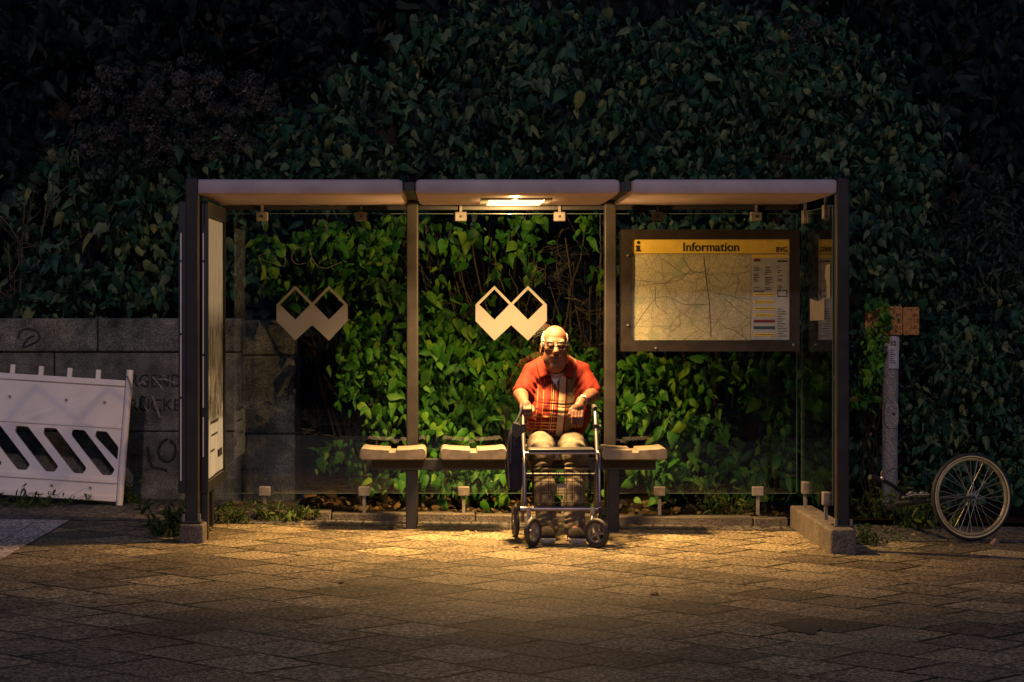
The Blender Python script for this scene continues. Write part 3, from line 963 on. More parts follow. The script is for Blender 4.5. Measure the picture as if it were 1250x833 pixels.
# ------------------------------------------------------------------ bus shelter
sh = empty('bus_shelter', (0, 0, 0), 'three bay glass bus shelter with grey roof panels and a lit ceiling lamp', 'bus shelter')
ZR0, ZR1 = 2.2, 2.292
def roof_panel(x0, x1):
    mb = MB()
    prof = [(-1.35, ZR0 + .02), (-1.345, ZR0 + .006), (-1.33, ZR0), (-1.2, ZR0 - .003), (-.5, ZR0 - .006), (.2, ZR0 - .003), (.33, ZR0), (.35, ZR0 + .01), (.35, ZR1 - .02), (.33, ZR1 - .012), (-1.33, ZR1), (-1.345, ZR1 - .004), (-1.35, ZR1 - .012)]
    n = len(prof)
    # rounded ends: three slices each side, pulled in
    sl = [(x0, .022), (x0 + .008, .008), (x0 + .03, 0), (x1 - .03, 0), (x1 - .008, .008), (x1, .022)]
    vs = []
    cy, cz = -.5, (ZR0 + ZR1) / 2
    for x, ins_ in sl:
        for y, z in prof:
            yy = y + (ins_ if y < cy else -ins_)
            zz = z + (ins_ if z < cz else -ins_)
            vs.append((x, yy, zz))
    fs = []
    for i in range(len(sl) - 1):
        for j in range(n):
            j2 = (j + 1) % n
            fs.append((i * n + j, i * n + j2, (i + 1) * n + j2, (i + 1) * n + j))
    fs.append(tuple(range(n))); fs.append(tuple(range((len(sl) - 1) * n, len(sl) * n)))
    mb.add(vs, fs)
    return obj('roof_panel', mb, M_roof, sh, smooth=40)
s1 = sc_at(-1.35)
def fx(px): return (px - 548) / s1 + CAMX
roof_panel(fx(237), fx(492)); roof_panel(fx(507), fx(757)); roof_panel(fx(771), fx(1024))
for xc in (-.675, .675):
    xb_ = fx(499.5) if xc < 0 else fx(764)
    obj('roof_beam', MB().box(xb_ - .034, xb_ + .034, -1.31, .33, ZR0 + .018, ZR1 - .014), M_black, sh, bevel=.004)
    obj('roof_bracket', MB().box(xc - .032, xc + .032, -.052, .06, ZR0 - .003, ZR0 + .016), M_post, sh, bevel=.004)
    obj('back_post', MB().box(xc - .04, xc + .04, -.05, .05, -.05, ZR0 - .006), M_post, sh, bevel=.008)
for xc in (-2.03, 2.035):
    z0 = gz(xc) + .02 if xc < 0 else .12
    po = obj('front_post', MB().box(xc - .04, xc + .04, -1.36, -1.26, z0, 2.30), M_post, sh, bevel=.008)
    # base plate with bolts
    bp = obj('base_plate', MB().box(xc - .06, xc + .06, -1.39, -1.23, z0 + (.10 if xc < 0 else 0) - .004, z0 + (.112 if xc < 0 else .012)), M_black, po, bevel=.003)
    for dx in (-.048, .048):
        obj('anchor_bolt', MB().disc((xc + dx, -1.375, z0 + (.135 if xc < 0 else .03)), (0, 0, 1), .011, .045, 8), M_bolt, po)
obj('footing', MB().box(-2.10, -1.95, -1.42, -1.2, -.05, gz(-2) + .115), M_conc, sh, bevel=.012)
obj('eaves_rail', MB().box(-2.0, 2.0, .24, .30, ZR0 - .035, ZR0 - .006), M_black, sh)
# panes
GY = .22
ZG0, ZG1 = .205, 2.135
em_cx = [381, 624]
edges = [(-1.99, -.68), (-.655, .655), (.68, 1.98)]
panes = []
for i, (a, b) in enumerate(edges):
    p = obj('glass_pane', MB().box(a, b, GY, GY + .01, ZG0, ZG1), M_mirror if i == 0 else M_glass, sh)
    panes.append(p)
side = obj('glass_pane', MB().box(1.995, 2.005, -1.18, .12, .24, ZG1), M_glass, sh)
# bright ground edges of the panes
M_edge = mat('glass_edge', (0.10, 0.15, 0.12), rough=.3, var=.1, bump=0)
for (a, b), p in zip(edges, panes):
    em = MB()
    em.box(a, b, GY + .001, GY + .009, ZG1 + .0005, ZG1 + .0035)
    em.box(a - .0035, a - .0005, GY + .001, GY + .009, ZG0, ZG1)
    em.box(b + .0005, b + .0035, GY + .001, GY + .009, ZG0, ZG1)
    em.box(a, b, GY + .001, GY + .009, ZG0 - .0035, ZG0 - .0005)
    obj('pane_edge', em, M_edge, p)
em = MB().box(1.996, 2.004, -1.1835, -1.1805, .24, ZG1).box(1.996, 2.004, .1205, .1235, .24, ZG1).box(1.996, 2.004, -1.18, .12, ZG1 + .0005, ZG1 + .0035)
obj('pane_edge', em, M_edge, side)
# emblem films
def emblem(cx, pane):
    y = GY - .002
    s = sc_at(y)
    def q(dx, py): return ((cx + dx - 548) / s + CAMX, CAMZ - (py - 370) / s)
    outl = [q(-43.5, 372), q(-20.5, 349), q(0, 370), q(20.5, 349), q(43.5, 372), q(43.5, 392), q(20.5, 416), q(0, 397), q(-20.5, 416), q(-43.5, 392)]
    h1 = [q(-20.5, 353.5), q(-2.5, 372), q(-20.5, 390.5), q(-39, 372)]
    h2 = [q(20.5, 353.5), q(39, 372), q(20.5, 390.5), q(2.5, 372)]
    link_mesh('emblem', plate_mesh(outl, [h1, h2], y, y + .0015), M_film, pane)
emblem(381, panes[0]); emblem(624, panes[1])
# scratched tag on the left pane
sg = MB()
ys = GY - .002
def strokes(mb, lst, y, r):
    for pts in lst:
        mb.tube([W(a, b, y) for a, b in pts], r, 5)
strokes(sg, [[(315, 312), (320, 325), (326, 340), (329, 341)], [(315, 313), (325, 309), (336, 308)], [(317, 316), (328, 320), (340, 324), (347, 325), (349, 318), (346, 310)], [(333, 318), (336, 313), (338, 320)],
             [(368, 303), (362, 302), (357, 308), (356, 316), (360, 322), (367, 323), (373, 321)], [(378, 303), (381, 316), (388, 326), (398, 328), (408, 324), (417, 320)]], ys, .0016)
obj('scratched_tag', sg, M_dull, panes[0])
# clamps
def clamp_top(px):
    x = rx(px, GY)
    c_ = obj('pane_clamp', MB().box(x - .041, x + .041, GY - .022, GY + .03, 2.085, 2.15), M_dull, sh, bevel=.006)
    obj('hanger_rod', MB().box(x - .009, x + .009, GY - .004, GY + .008, 2.151, 2.2), M_dull, c_)
    obj('screw', MB().disc((x, GY - .024, 2.118), (0, 1, 0), .009, .006, 10), M_black, c_)
for px in (320, 441, 562.5, 683, 803, 923): clamp_top(px)
def clamp_low(px):
    x = rx(px, GY)
    c_ = obj('pane_clamp', MB().box(x - .04, x + .04, GY - .022, GY + .03, .185, .25), M_dull, sh, bevel=.005)
    obj('foot_rod', MB().box(x - .011, x + .011, GY - .01, GY + .008, .055, .184), M_dull, c_)
for px in (323, 444.5, 566, 687, 805, 925): clamp_low(px)
for y in (-.05, -.92):
    c_ = obj('pane_clamp', MB().box(1.978, 2.024, y - .04, y + .04, 2.06, 2.15), M_dull, sh, bevel=.005)
    obj('hanger_rod', MB().box(1.99, 2.008, y - .008, y + .008, 2.151, 2.2), M_dull, c_)
    c_ = obj('pane_clamp', MB().box(1.975, 2.026, y - .04, y + .04, .22, .305), M_dull, sh, bevel=.005)
    obj('foot_rod', MB().box(1.988, 2.01, y - .01, y + .01, .12, .219), M_dull, c_)
# stickers on the side glass
st1 = [(-.85, 1.42), (-.78, 1.42), (-.77, 1.52), (-.73, 1.44), (-.70, 1.44), (-.70, 1.53), (-.64, 1.53), (-.63, 1.42), (-.55, 1.42), (-.52, 1.53), (-.30, 1.53), (-.25, 1.42), (-.2, 1.55), (-.86, 1.55)]
mbx = MB()
mbx.add([(1.992, y, z) for y, z in [(-.9, 1.41), (-.3, 1.40), (-.3, 1.55), (-.62, 1.53), (-.9, 1.55)]], [(0, 1, 2, 3, 4)])
obj('torn_sticker', mbx, M_dull, side)
mbx = MB().add([(1.992, y, z) for y, z in [(-1.12, 1.55), (-.98, 1.55), (-.97, 1.66), (-.92, 1.68), (-.95, 1.76), (-1.12, 1.77)]], [(0, 1, 2, 3, 4, 5)])
obj('torn_sticker', mbx, M_dull, side)
mbx = MB().add([tuple(W(px, py, GY - .003)) for px, py in [(976.5, 331), (981, 331), (981, 340), (976.5, 340)]], [(0, 1, 2, 3)])
obj('sticker', mbx, M_yellow, panes[2])
# ceiling lamp
lx0, lx1, ly0, ly1 = -.17, .19, -.90, -.12
zl = ZR0 - .006
lamp = obj('ceiling_lamp', MB().box(lx0 - .05, lx1 + .05, ly0 - .03, ly0, zl - .012, zl + .004).box(lx0 - .05, lx1 + .05, ly1, ly1 + .03, zl - .012, zl + .004)
           .box(lx0 - .05, lx0, ly0, ly1, zl - .012, zl + .004).box(lx1, lx1 + .05, ly0, ly1, zl - .012, zl + .004), M_steel, sh)
me_, nt_, n_, l_, p_ = newmat('lamp_lens')
n_.remove(p_)
e_ = N(n_, 'ShaderNodeEmission')
e_.inputs['Color'].default_value = (1.0, .78, .40, 1)
e_.inputs['Strength'].default_value = 2.2
l_.new(e_.outputs['Emission'], n_['Material Output'].inputs['Surface'])
obj('lamp_lens', MB().box(lx0, lx1, ly0, ly1, zl - .009, zl + .002), me_, lamp)
ld = bpy.data.lights.new('lamp_light', 'AREA')
ld.shape = 'RECTANGLE'
ld.size, ld.size_y = lx1 - lx0, .36
ld.energy = LAMP_W
ld.color = LAMP_COL
lo = bpy.data.objects.new('lamp_light', ld)
COL.objects.link(lo)
lo.parent = lamp
ld.spread = math.radians(128)
lo.rotation_euler = (math.radians(-2), 0, 0)
lo.location = ((lx0 + lx1) / 2, ly0 + .26, zl - .03)
lp = bpy.data.lights.new('lamp_side_fill', 'POINT')  # added point light, spreads the lamp's glow sideways under the roof
lp.energy = LAMP_P
lp.color = LAMP_COL
lp.shadow_soft_size = .012
lq = bpy.data.objects.new('lamp_side_fill', lp)
COL.objects.link(lq)
lq.parent = lamp
lq.location = ((lx0 + lx1) / 2, -.54, zl - .022)

# ------------------------------------------------------------------ bench
bench = empty('bench', (.05, -.3, 0), 'four seat shelter bench of cream moulded seats on a dark beam', 'bench')
sb = sc_at(-.5)
def bx(px): return (px - 548) / sb + CAMX
obj('beam', MB().box(bx(452), bx(803), -.36, -.24, .405, .478), M_black, bench, bevel=.004)
for xc in (-.675, .675):
    obj('bracket', MB().box(xc - .035, xc + .035, -.24, -.052, .41, .47), M_black, bench, bevel=.004)
    obj('bench_leg', MB().box(xc - .038, xc + .038, -.345, -.262, -.02, .404), M_black, bench, bevel=.005)
for (a, b) in ((439, 520), (537.5, 619), (636, 717), (735, 815)):
    x0, x1 = bx(a), bx(b)
    w = x1 - x0; xm = (x0 + x1) / 2
    ztop, zb = .562, .482
    pts = [(x0 + .012, zb), (x1 - .012, zb), (x1, zb + .015), (x1, ztop - .022), (x1 - .012, ztop - .004), (x1 - .03, ztop)]
    for t in (.15, .3, .4): pts.append((x1 - w * t, ztop - .012 * math.sin(PI * t)))
    pts += [(xm + .022, ztop - .012), (xm + .02, ztop - .028), (xm - .02, ztop - .028), (xm - .022, ztop - .012)]
    for t in (.6, .7, .85): pts.append((x1 - w * t, ztop - .012 * math.sin(PI * t)))
    pts += [(x0 + .03, ztop), (x0 + .012, ztop - .004), (x0, ztop - .022), (x0, zb + .015)]
    obj('seat', MB().prism(pts, -.50, -.10), M_seat, bench, bevel=.006, seg=3)

# ------------------------------------------------------------------ information board
bd = empty('information_board', (1.355, 0, 1.19), 'dark framed yellow headed board with a city map in the right bay', 'notice board')
X0, X1, Zb, Zt = .745, 1.965, 1.19, 2.02
xi0, xi1, zi0, zi1 = .818, 1.898, 1.264, 1.957
YB = -.026
M_frame = mat('bronze_frame', (0.018, 0.014, 0.011), rough=.5, var=.3, bump=.06, spec=.25)
fr_o = [(X0, Zb), (X1, Zb), (X1, Zt), (X0, Zt)]
fr_i = [(xi0, zi0), (xi1, zi0), (xi1, zi1), (xi0, zi1)]
link_mesh('frame', plate_mesh(fr_o, [fr_i], YB, .10), M_frame, bd, bevel=.008)
obj('back_panel', MB().box(xi0, xi1, .0, .09, zi0, zi1), M_black, bd)
zh = 1.857
hd = obj('header_strip', MB().box(xi0 + .002, xi1 - .002, -.012, -.002, zh, zi1 - .002), M_yellow, bd)
sB = sc_at(-.012)
def BX(px): return (px - 548) / sB + CAMX
def BZ(py): return CAMZ - (py - 370) / sB
link_mesh('lettering', text_mesh('Information', BX(834), BX(902), BZ(307), BZ(296), -.0125, .0015, bold=.012), M_ink, hd)
link_mesh('lettering', text_mesh('BVG', BX(947.5), BX(961), BZ(308), BZ(301.5), -.0125, .0015, bold=.012), M_ink, hd)
im = MB()
im.disc((BX(779.3), -.0135, BZ(296.3)), (0, 1, 0), .0115, .002, 16)
def rect(mb, px0, px1, py0, py1, y, t=.0015): mb.box(BX(px0), BX(px1), y - t, y, BZ(py1), BZ(py0))
rect(im, 776.8, 781.2, 299.8, 307.2, -.0125); rect(im, 775.6, 776.8, 299.8, 301.4, -.0125); rect(im, 775.4, 776.8, 305.6, 307.2, -.0125); rect(im, 781.2, 782.7, 305.6, 307.2, -.0125)
obj('information_symbol', im, M_ink, hd)
# map sheet
def map_mat():
    m, nt, n, l, p = newmat('map_print')
    tc = N(n, 'ShaderNodeTexCoord')
    nz = N(n, 'ShaderNodeTexNoise'); nz.inputs['Scale'].default_value = 4; nz.inputs['Detail'].default_value = 6
    l.new(tc.outputs['Object'], nz.inputs['Vector'])
    base = ramp(n, [(.35, (.50, .45, .30)), (.5, (.68, .57, .37)), (.68, (.78, .66, .44))])
    l.new(nz.outputs['Fac'], base.inputs['Fac'])
    warp = N(n, 'ShaderNodeMixRGB', blend_type='LINEAR_LIGHT'); warp.inputs['Fac'].default_value = .05
    l.new(tc.outputs['Object'], warp.inputs['Color1']); l.new(nz.outputs['Color'], warp.inputs['Color2'])
    cur = base.outputs['Color']
    for sc_, th, col, f in ((3.3, .006, (.10, .06, .04), .6), (8, .010, (.16, .12, .08), .55), (19, .012, (.18, .15, .10), .5), (48, .05, (.34, .28, .18), .55), (110, .10, (.30, .25, .17), .45)):
        v = N(n, 'ShaderNodeTexVoronoi', feature='DISTANCE_TO_EDGE')
        v.inputs['Scale'].default_value = sc_
        l.new(warp.outputs['Color'], v.inputs['Vector'])
        r = ramp(n, [(th, (f, f, f)), (th * 1.8, (0, 0, 0))])
        l.new(v.outputs['Distance'], r.inputs['Fac'])
        mx = N(n, 'ShaderNodeMixRGB')
        l.new(r.outputs['Color'], mx.inputs['Fac'])
        l.new(cur, mx.inputs['Color1'])
        mx.inputs['Color2'].default_value = (*col, 1)
        cur = mx.outputs['Color']
    # green and water patches
    v = N(n, 'ShaderNodeTexNoise'); v.inputs['Scale'].default_value = 7; v.inputs['Detail'].default_value = 5
    l.new(tc.outputs['Object'], v.inputs['Vector'])
    r = ramp(n, [(.56, (0, 0, 0)), (.62, (.55, .55, .55))])
    l.new(v.outputs['Fac'], r.inputs['Fac'])
    mx = N(n, 'ShaderNodeMixRGB'); l.new(r.outputs['Color'], mx.inputs['Fac']); l.new(cur, mx.inputs['Color1']); mx.inputs['Color2'].default_value = (.30, .32, .20, 1)
    l.new(mx.outputs['Color'], p.inputs['Base Color'])
    p.inputs['Roughness'].default_value = .35
    b = N(n, 'ShaderNodeBump'); b.inputs['Strength'].default_value = .25; b.inputs['Distance'].default_value = .02
    wv = N(n, 'ShaderNodeTexNoise'); wv.inputs['Scale'].default_value = 3
    mp = N(n, 'ShaderNodeMapping'); mp.inputs['Scale'].default_value = (3, 1, .3)
    l.new(tc.outputs['Object'], mp.inputs['Vector']); l.new(mp.outputs['Vector'], wv.inputs['Vector'])
    l.new(wv.outputs['Fac'], b.inputs['Height']); l.new(b.outputs['Normal'], p.inputs['Normal'])
    return m
xm = BX(916.5)
mp_ = obj('map_sheet', MB().box(xi0 + .002, xm, -.008, -.002, zi0 + .002, zh - .004), map_mat(), bd)
rt = MB()
def mline(pts, r=.0011):
    rt.tube([Vector((BX(a), -.0085, BZ(b))) for a, b in pts], r, 4)
mline([(772, 342), (795, 344), (812, 347), (832, 341), (843, 330), (855, 333), (870, 336), (880, 345)]); mline([(807, 315), (825, 328), (838, 336)]); mline([(834, 315), (841, 328), (848, 334)])
mline([(773, 402), (786, 382), (800, 364), (815, 362), (835, 372), (860, 372)]); mline([(872, 358), (895, 362), (914, 372)]); mline([(885, 365), (900, 378), (915, 390)]); mline([(880, 398), (900, 405), (912, 415)])
mline([(859, 312), (862, 340), (866, 370), (868, 412)], .0018); mline([(800, 350), (800, 372), (815, 384)])
obj('railway_line', rt, M_ink, mp_)
tt = obj('timetable_sheet', MB().box(xm + .003, xi1 - .002, -.010, -.002, zi0 + .004, zh - .004), M_papergrey, bd)
yT = -.0105
a = MB(); rect(a, 917.6, 963.2, 311, 315, yT)
for y0 in (358, 367, 375, 383, 407): rect(a, 920, 946, y0, y0 + 3.6, yT)
obj('yellow_bar', a, M_yellow, tt)
a = MB(); rect(a, 920, 946, 390.5, 394, yT)
rect(a, 920, 928, 316.5, 319.5, yT); rect(a, 922, 926, 315.6, 316.5, yT)
obj('red_bar', a, mat('red_print', (.22, .03, .035), var=.1, bump=0), tt)
a = MB(); rect(a, 920, 946, 398.5, 402, yT)
obj('blue_bar', a, mat('blue_print', (.03, .07, .12), var=.1, bump=0), tt)
a = MB()
rr_ = random.Random(3)
for k_ in range(14):
    yy = 326 + k_ * 2.1
    for xx, ww in ((920, 8), (934, 9), (949, 7)):
        if rr_.random() < .85: rect(a, xx, xx + ww * rr_.uniform(.4, 1), yy, yy + .7, yT)
rect(a, 949, 961, 318.2, 319.8, yT); rect(a, 920, 933, 355, 356.2, yT)
for y0 in (358, 367, 375, 383, 407):
    for xx in range(922, 944, 3): rect(a, xx, xx + 1.6, y0 + 1.2, y0 + 2.3, yT - .0017)
for k_ in range(12):
    yy = 377 + k_ * 3
    rect(a, 949, 949 + 12 * rr_.uniform(.4, 1), yy, yy + .7, yT)
for q0, q1, w0, w1 in ((949, 961, 354.5, 355.4), (949, 961, 361.5, 362.4), (949, 949.8, 354.5, 362.4), (960.2, 961, 354.5, 362.4)): rect(a, q0, q1, w0, w1, yT)
obj('printed_lines', a, M_ink, tt)
for px, py in ((766, 312), (766, 397), (968, 421), (800, 425)):
    obj('screw', MB().disc((BX(px), YB - .004, BZ(py)), (0, 1, 0), .007, .01, 8), M_bolt, bd)
obj('cover_glass', MB().box(xi0, xi1, -.020, -.017, zi0, zi1), M_glass, bd)

# ------------------------------------------------------------------ poster display case on the left
dc = empty('poster_case', (-2.03, -.65, .32), 'tall dark poster cabinet forming the shelter\'s left end', 'display case')
cx0, cx1, cy0, cy1, cz0, cz1 = -2.13, -1.942, -1.22, -.06, .32, 2.16
obj('cabinet', MB().box(cx0, cx1 - .02, cy0, cy1, cz0, cz1), M_black, dc, bevel=.006)
fo = MB()
for (y0, y1, z0, z1) in ((cy0, cy0 + .035, cz0, cz1), (cy1 - .05, cy1, cz0, cz1), (cy0 + .035, cy1 - .05, cz1 - .09, cz1), (cy0 + .035, cy1 - .05, cz0, cz0 + .07)):
    fo.box(cx1 - .02, cx1, y0, y1, z0, z1)
obj('door_frame', fo, M_black, dc)
def poster_mat():
    m, nt, n, l, p = newmat('poster_print')
    tc = N(n, 'ShaderNodeTexCoord'); sp = N(n, 'ShaderNodeSeparateXYZ'); l.new(tc.outputs['Object'], sp.inputs['Vector'])
    mp = N(n, 'ShaderNodeMapping'); mp.inputs['Scale'].default_value = (1, 9, 1.6); l.new(tc.outputs['Object'], mp.inputs['Vector'])
    nz = N(n, 'ShaderNodeTexNoise'); nz.inputs['Scale'].default_value = 3; nz.inputs['Detail'].default_value = 8; nz.inputs['Roughness'].default_value = .7; l.new(mp.outputs['Vector'], nz.inputs['Vector'])
    pale = ramp(n, [(.35, (.22, .26, .37)), (.5, (.34, .385, .52)), (.65, (.46, .51, .66))]); l.new(nz.outputs['Fac'], pale.inputs['Fac'])
    pic = ramp(n, [(.38, (.02, .024, .028)), (.5, (.06, .065, .08)), (.58, (.30, .32, .38))]); l.new(nz.outputs['Fac'], pic.inputs['Fac'])
    r = ramp(n, [(0, (0, 0, 0)), (.235, (0, 0, 0)), (.24, (1, 1, 1)), (.56, (1, 1, 1)), (.66, (0, 0, 0))])
    mr = N(n, 'ShaderNodeMapRange'); mr.inputs['From Min'].default_value = 0; mr.inputs['From Max'].default_value = 1.84
    ad = N(n, 'ShaderNodeMath', operation='ADD'); l.new(sp.outputs['Z'], ad.inputs[0])
    ns = N(n, 'ShaderNodeMath', operation='MULTIPLY_ADD'); ns.inputs[1].default_value = .25; ns.inputs[2].default_value = -.12; l.new(nz.outputs['Fac'], ns.inputs[0]); l.new(ns.outputs['Value'], ad.inputs[1])
    l.new(ad.outputs['Value'], mr.inputs['Value']); l.new(mr.outputs['Result'], r.inputs['Fac'])
    mx = N(n, 'ShaderNodeMixRGB'); l.new(r.outputs['Color'], mx.inputs['Fac']); l.new(pale.outputs['Color'], mx.inputs['Color1']); l.new(pic.outputs['Color'], mx.inputs['Color2'])
    l.new(mx.outputs['Color'], p.inputs['Base Color']); p.inputs['Roughness'].default_value = .5
    return m
ps = grid_sheet(0, 1, 0, 1, 10, 14, lambda a, b: 0)
vs = []
for (u, v, _) in ps.v:
    y = cy0 + .045 + u * (cy1 - cy0 - .105); z = cz0 + .08 + v * (cz1 - cz0 - .18)
    vs.append((cx1 - .016 + .004 * math.sin(u * 7) * (1 - v), y, z))
ps.v = vs
po_ = obj('poster', ps, poster_mat(), dc, smooth=180)
tx = MB()
for z, y0, y1, h in ((.74, -.95, -.45, .02), (.66, -.9, -.5, .012), (.56, -.95, -.7, .012), (.5, -.42, -.2, .05)):
    tx.box(cx1 - .012, cx1 - .0105, y0, y1, z, z + h)
obj('printed_lines', tx, M_ink, po_)
0 and obj('cover_glass', MB().box(cx1 + .001, cx1 + .005, cy0 + .03, cy1 - .04, cz0 + .06, cz1 - .08), M_glass, dc)
for x, segs in ((-2.113, ((1.79, 1.96), (1.33, 1.775), (.93, 1.315), (.40, .915))), (-1.972, ((1.79, 1.96), (1.20, 1.775), (.86, 1.185), (.55, .80)))):
    tmb = MB()
    for z0, z1 in segs: tmb.box(x - .004, x + .004, cy0 - .004, cy0 - .001, z0, z1)
    obj('edge_trim', tmb, M_plastic_w, dc)
obj('case_leg', MB().box(-2.07, -2.0, -.35, -.27, gz(-2) - .02, cz0), M_black, dc, bevel=.004)
obj('case_leg', MB().box(-1.995, -1.945, -1.2, -1.12, gz(-2) - .02, cz0), M_black, dc, bevel=.004)

# ------------------------------------------------------------------ white barrier panel, leaning
U = 1 / 166.4
BO = W(149, 618, 1.12)
BO.z = gz(BO.x) + .012
bar = empty('road_barrier', BO, 'white plastic road works barrier with slanted slots leaning by the stone wall', 'barrier')
bar.rotation_euler = (math.radians(-7), math.radians(3.6), 0)
def rounded(pts, r=2.2, n=3):
    out = []
    k_ = len(pts)
    for i in range(k_):
        p0, p, p1 = Vector(pts[i - 1]), Vector(pts[i]), Vector(pts[(i + 1) % k_])
        a_ = p + (p0 - p).normalized() * min(r, (p0 - p).length / 2.1); b_ = p + (p1 - p).normalized() * min(r, (p1 - p).length / 2.1)
        for j in range(n + 1):
            t = j / n
            q = a_.lerp(p, t).lerp(p.lerp(b_, t), t)
            out.append((q.x, q.y))
    return out
def UU(pts): return [(x * U, z * U) for x, z in pts]
holes = []
for i in range(8):
    xt = -14.5 - 34.5 * i - 6.5
    top = [(xt - 46.5 + 0, 87), (xt - 32, 87), (xt + 9, 41), (xt + 5, 34), (xt - 6, 34), (xt - 47.5, 80)]
    if i == 0: pass
    holes.append(UU(rounded(top)))
holes.insert(0, UU(rounded([(-38.5, 87), (-26, 87), (-10, 69), (-10, 53), (-39.5, 80)], 1.8)))
outl = UU([(-330, 4), (-8, 4), (-8, 150), (-330, 150)])
link_mesh('panel', plate_mesh(outl, holes, 0, .045), M_plastic_w, bar, local=True, bevel=.006, smooth=40)
for nm, z0, z1, d in (('rail', 143, 150.5, .018), ('rail', 91, 95, .010), ('rail', 24, 30, .014), ('rail', 2, 9, .018)):
    obj(nm, MB().box(-331 * U, -7.6 * U, -d, -.0015, z0 * U, z1 * U), M_plastic_w, bar, local=True, bevel=.006)
obj('end_tube', MB().tube([(-3.6 * U, .02, -.01), (-3.6 * U, .02, 164 * U)], .0255, 16), M_plastic_w, bar, local=True, smooth=50)
obj('latch', MB().tube([(-6 * U, -.012, 156 * U), (-2 * U, -.022, 148 * U), (3 * U, -.012, 133 * U)], .008, 8), M_dull, bar, local=True, smooth=60)
for x in (-42, -77, -112, -147, -182, -217, -252, -287):
    t_ = obj('tab', MB().box((x - 3) * U, (x + 3) * U, .006, .038, 150 * U, 162 * U), M_plastic_w, bar, local=True, bevel=.004)
for x, z in ((-31, 122), (-78, 122), (-147, 122), (-40, 17), (-87, 17), (-157, 17)):
    b_ = obj('bolt_recess', MB().ring((x * U, -.002, z * U), (0, 1, 0), .014, .004, 20, 6), M_plastic_w, bar, local=True, smooth=60)
    obj('bolt', MB().disc((x * U, -.001, z * U), (0, 1, 0), .011, .004, 12), M_dull, b_, local=True)

# ------------------------------------------------------------------ concrete pole with plates
py_ = .83
pl = empty('concrete_pole', (rx(1086.5, py_), py_, gz(2.7)), 'grey concrete pole with paper notices and an oval hatch', 'pole')
xp = rx(1086.5, py_)
obj('shaft', MB().tube([(xp - .004, py_, gz(2.7) - .1), (xp, py_, .8), (xp + .006, py_, zpx(378, py_))], [.058, .056, .066], 24), M_pole, pl, smooth=60)
def oval(cx, cz, w, h, n=28): return [(cx + w * math.copysign(abs(math.cos(a)) ** .8, math.cos(a)), cz + h * math.copysign(abs(math.sin(a)) ** .6, math.sin(a))) for a in [2 * PI * i / n for i in range(n)]]
hz = zpx(505, py_)
hh = obj('hatch', MB().prism(oval(xp, hz, .05, .105), py_ - .066, py_ - .02), M_pole, pl, bevel=.004)
obj('hatch', MB().prism(oval(xp + .006, hz, .022, .066), py_ - .071, py_ - .0665), M_pole, pl, bevel=.002)
obj('lock', MB().disc((xp + .012, py_ - .074, hz), (0, 1, 0), .010, .008, 12), M_ink, pl)
def wrap(px0, px1, py0, py1, off):
    mb = MB(); vs, fs = [], []
    x0, x1 = rx(px0, py_ - .05), rx(px1, py_ - .05)
    z0, z1 = zpx(py1, py_ - .05), zpx(py0, py_ - .05)
    for i in range(9):
        x = x0 + (x1 - x0) * i / 8
        R = .068 + off
        yy = py_ - math.sqrt(max(R * R - min(R * .98, abs(x - xp)) ** 2, 0))
        vs += [(x, yy, z0), (x, yy, z1)]
    for i in range(8): fs.append((2 * i, 2 * i + 2, 2 * i + 3, 2 * i + 1))
    return mb.add(vs, fs)
nt1 = obj('paper_notice', wrap(1078.5, 1098, 410, 428, .003), M_paper, pl, smooth=60)
nt2 = obj('paper_notice', wrap(1084, 1097, 424, 450, .006), M_papergrey, pl, smooth=60)
link_mesh('lettering', text_mesh('52', rx(1087, py_ - .08), rx(1094, py_ - .08), zpx(422, py_ - .08), zpx(416.5, py_ - .08), py_ - .076, .001, bold=.02), M_ink, nt1)
a = MB()
for k_ in range(7): a.box(rx(1086, .75), rx(1086 + 4 + 5 * rr_.random(), .75), py_ - .0765, py_ - .0755, zpx(428 + k_ * 2.6, .75), zpx(427.2 + k_ * 2.6, .75))
obj('printed_lines', a, M_ink, nt2)
def plate(px0, px1, py0, py1, y, label, lines, dark=M_orange):
    x0, x1, z0, z1 = rx(px0, y), rx(px1, y), zpx(py1, y), zpx(py0, y)
    o = empty('utility_sign', ((x0 + x1) / 2, y, z0), label, 'sign', 'utility plates on the concrete pole')
    r = .012
    oc = rounded([(x0, z0), (x1, z0), (x1, z1), (x0, z1)], .016, 4)
    obj('plate', MB().prism(oc, y, y + .006), dark, o, bevel=.001)
    for body, a0, a1, b0, b1 in lines:
        link_mesh('lettering', text_mesh(body, rx(a0, y), rx(a1, y), zpx(b1, y), zpx(b0, y), y - .0005, .001, bold=.012), M_ink, o)
    for qx, qz in ((x0 + .018, z0 + .015), (x1 - .018, z0 + .015), (x1 - .018, z1 - .015)):
        obj('screw', MB().disc((qx, y - .001, qz), (0, 1, 0), .005, .006, 8), M_ink, o)
plate(1056, 1079, 375.5, 409, .745, 'leaf covered orange plate, leftmost on the concrete pole', [('1,5', 1066, 1073, 396, 402), ('T', 1060, 1064, 388, 394), ('U', 1067, 1071, 388, 394)])
plate(1079.6, 1101.5, 374, 409, .742, 'orange plate in the middle of the pole top reading T 2', [('W', 1086, 1091, 376.5, 379.5), ('400', 1093, 1100, 382.5, 386.5), ('T 2', 1088, 1098, 389, 395), ('5', 1092, 1096, 397, 401)])
plate(1102.4, 1122, 375, 409, .745, 'clean orange plate, rightmost on the concrete pole', [('H', 1109, 1113, 377, 380), ('300', 1114, 1120, 383, 386.5), ('T 1,0', 1110, 1121, 389, 395), ('1,8', 1112, 1118, 397, 402)])
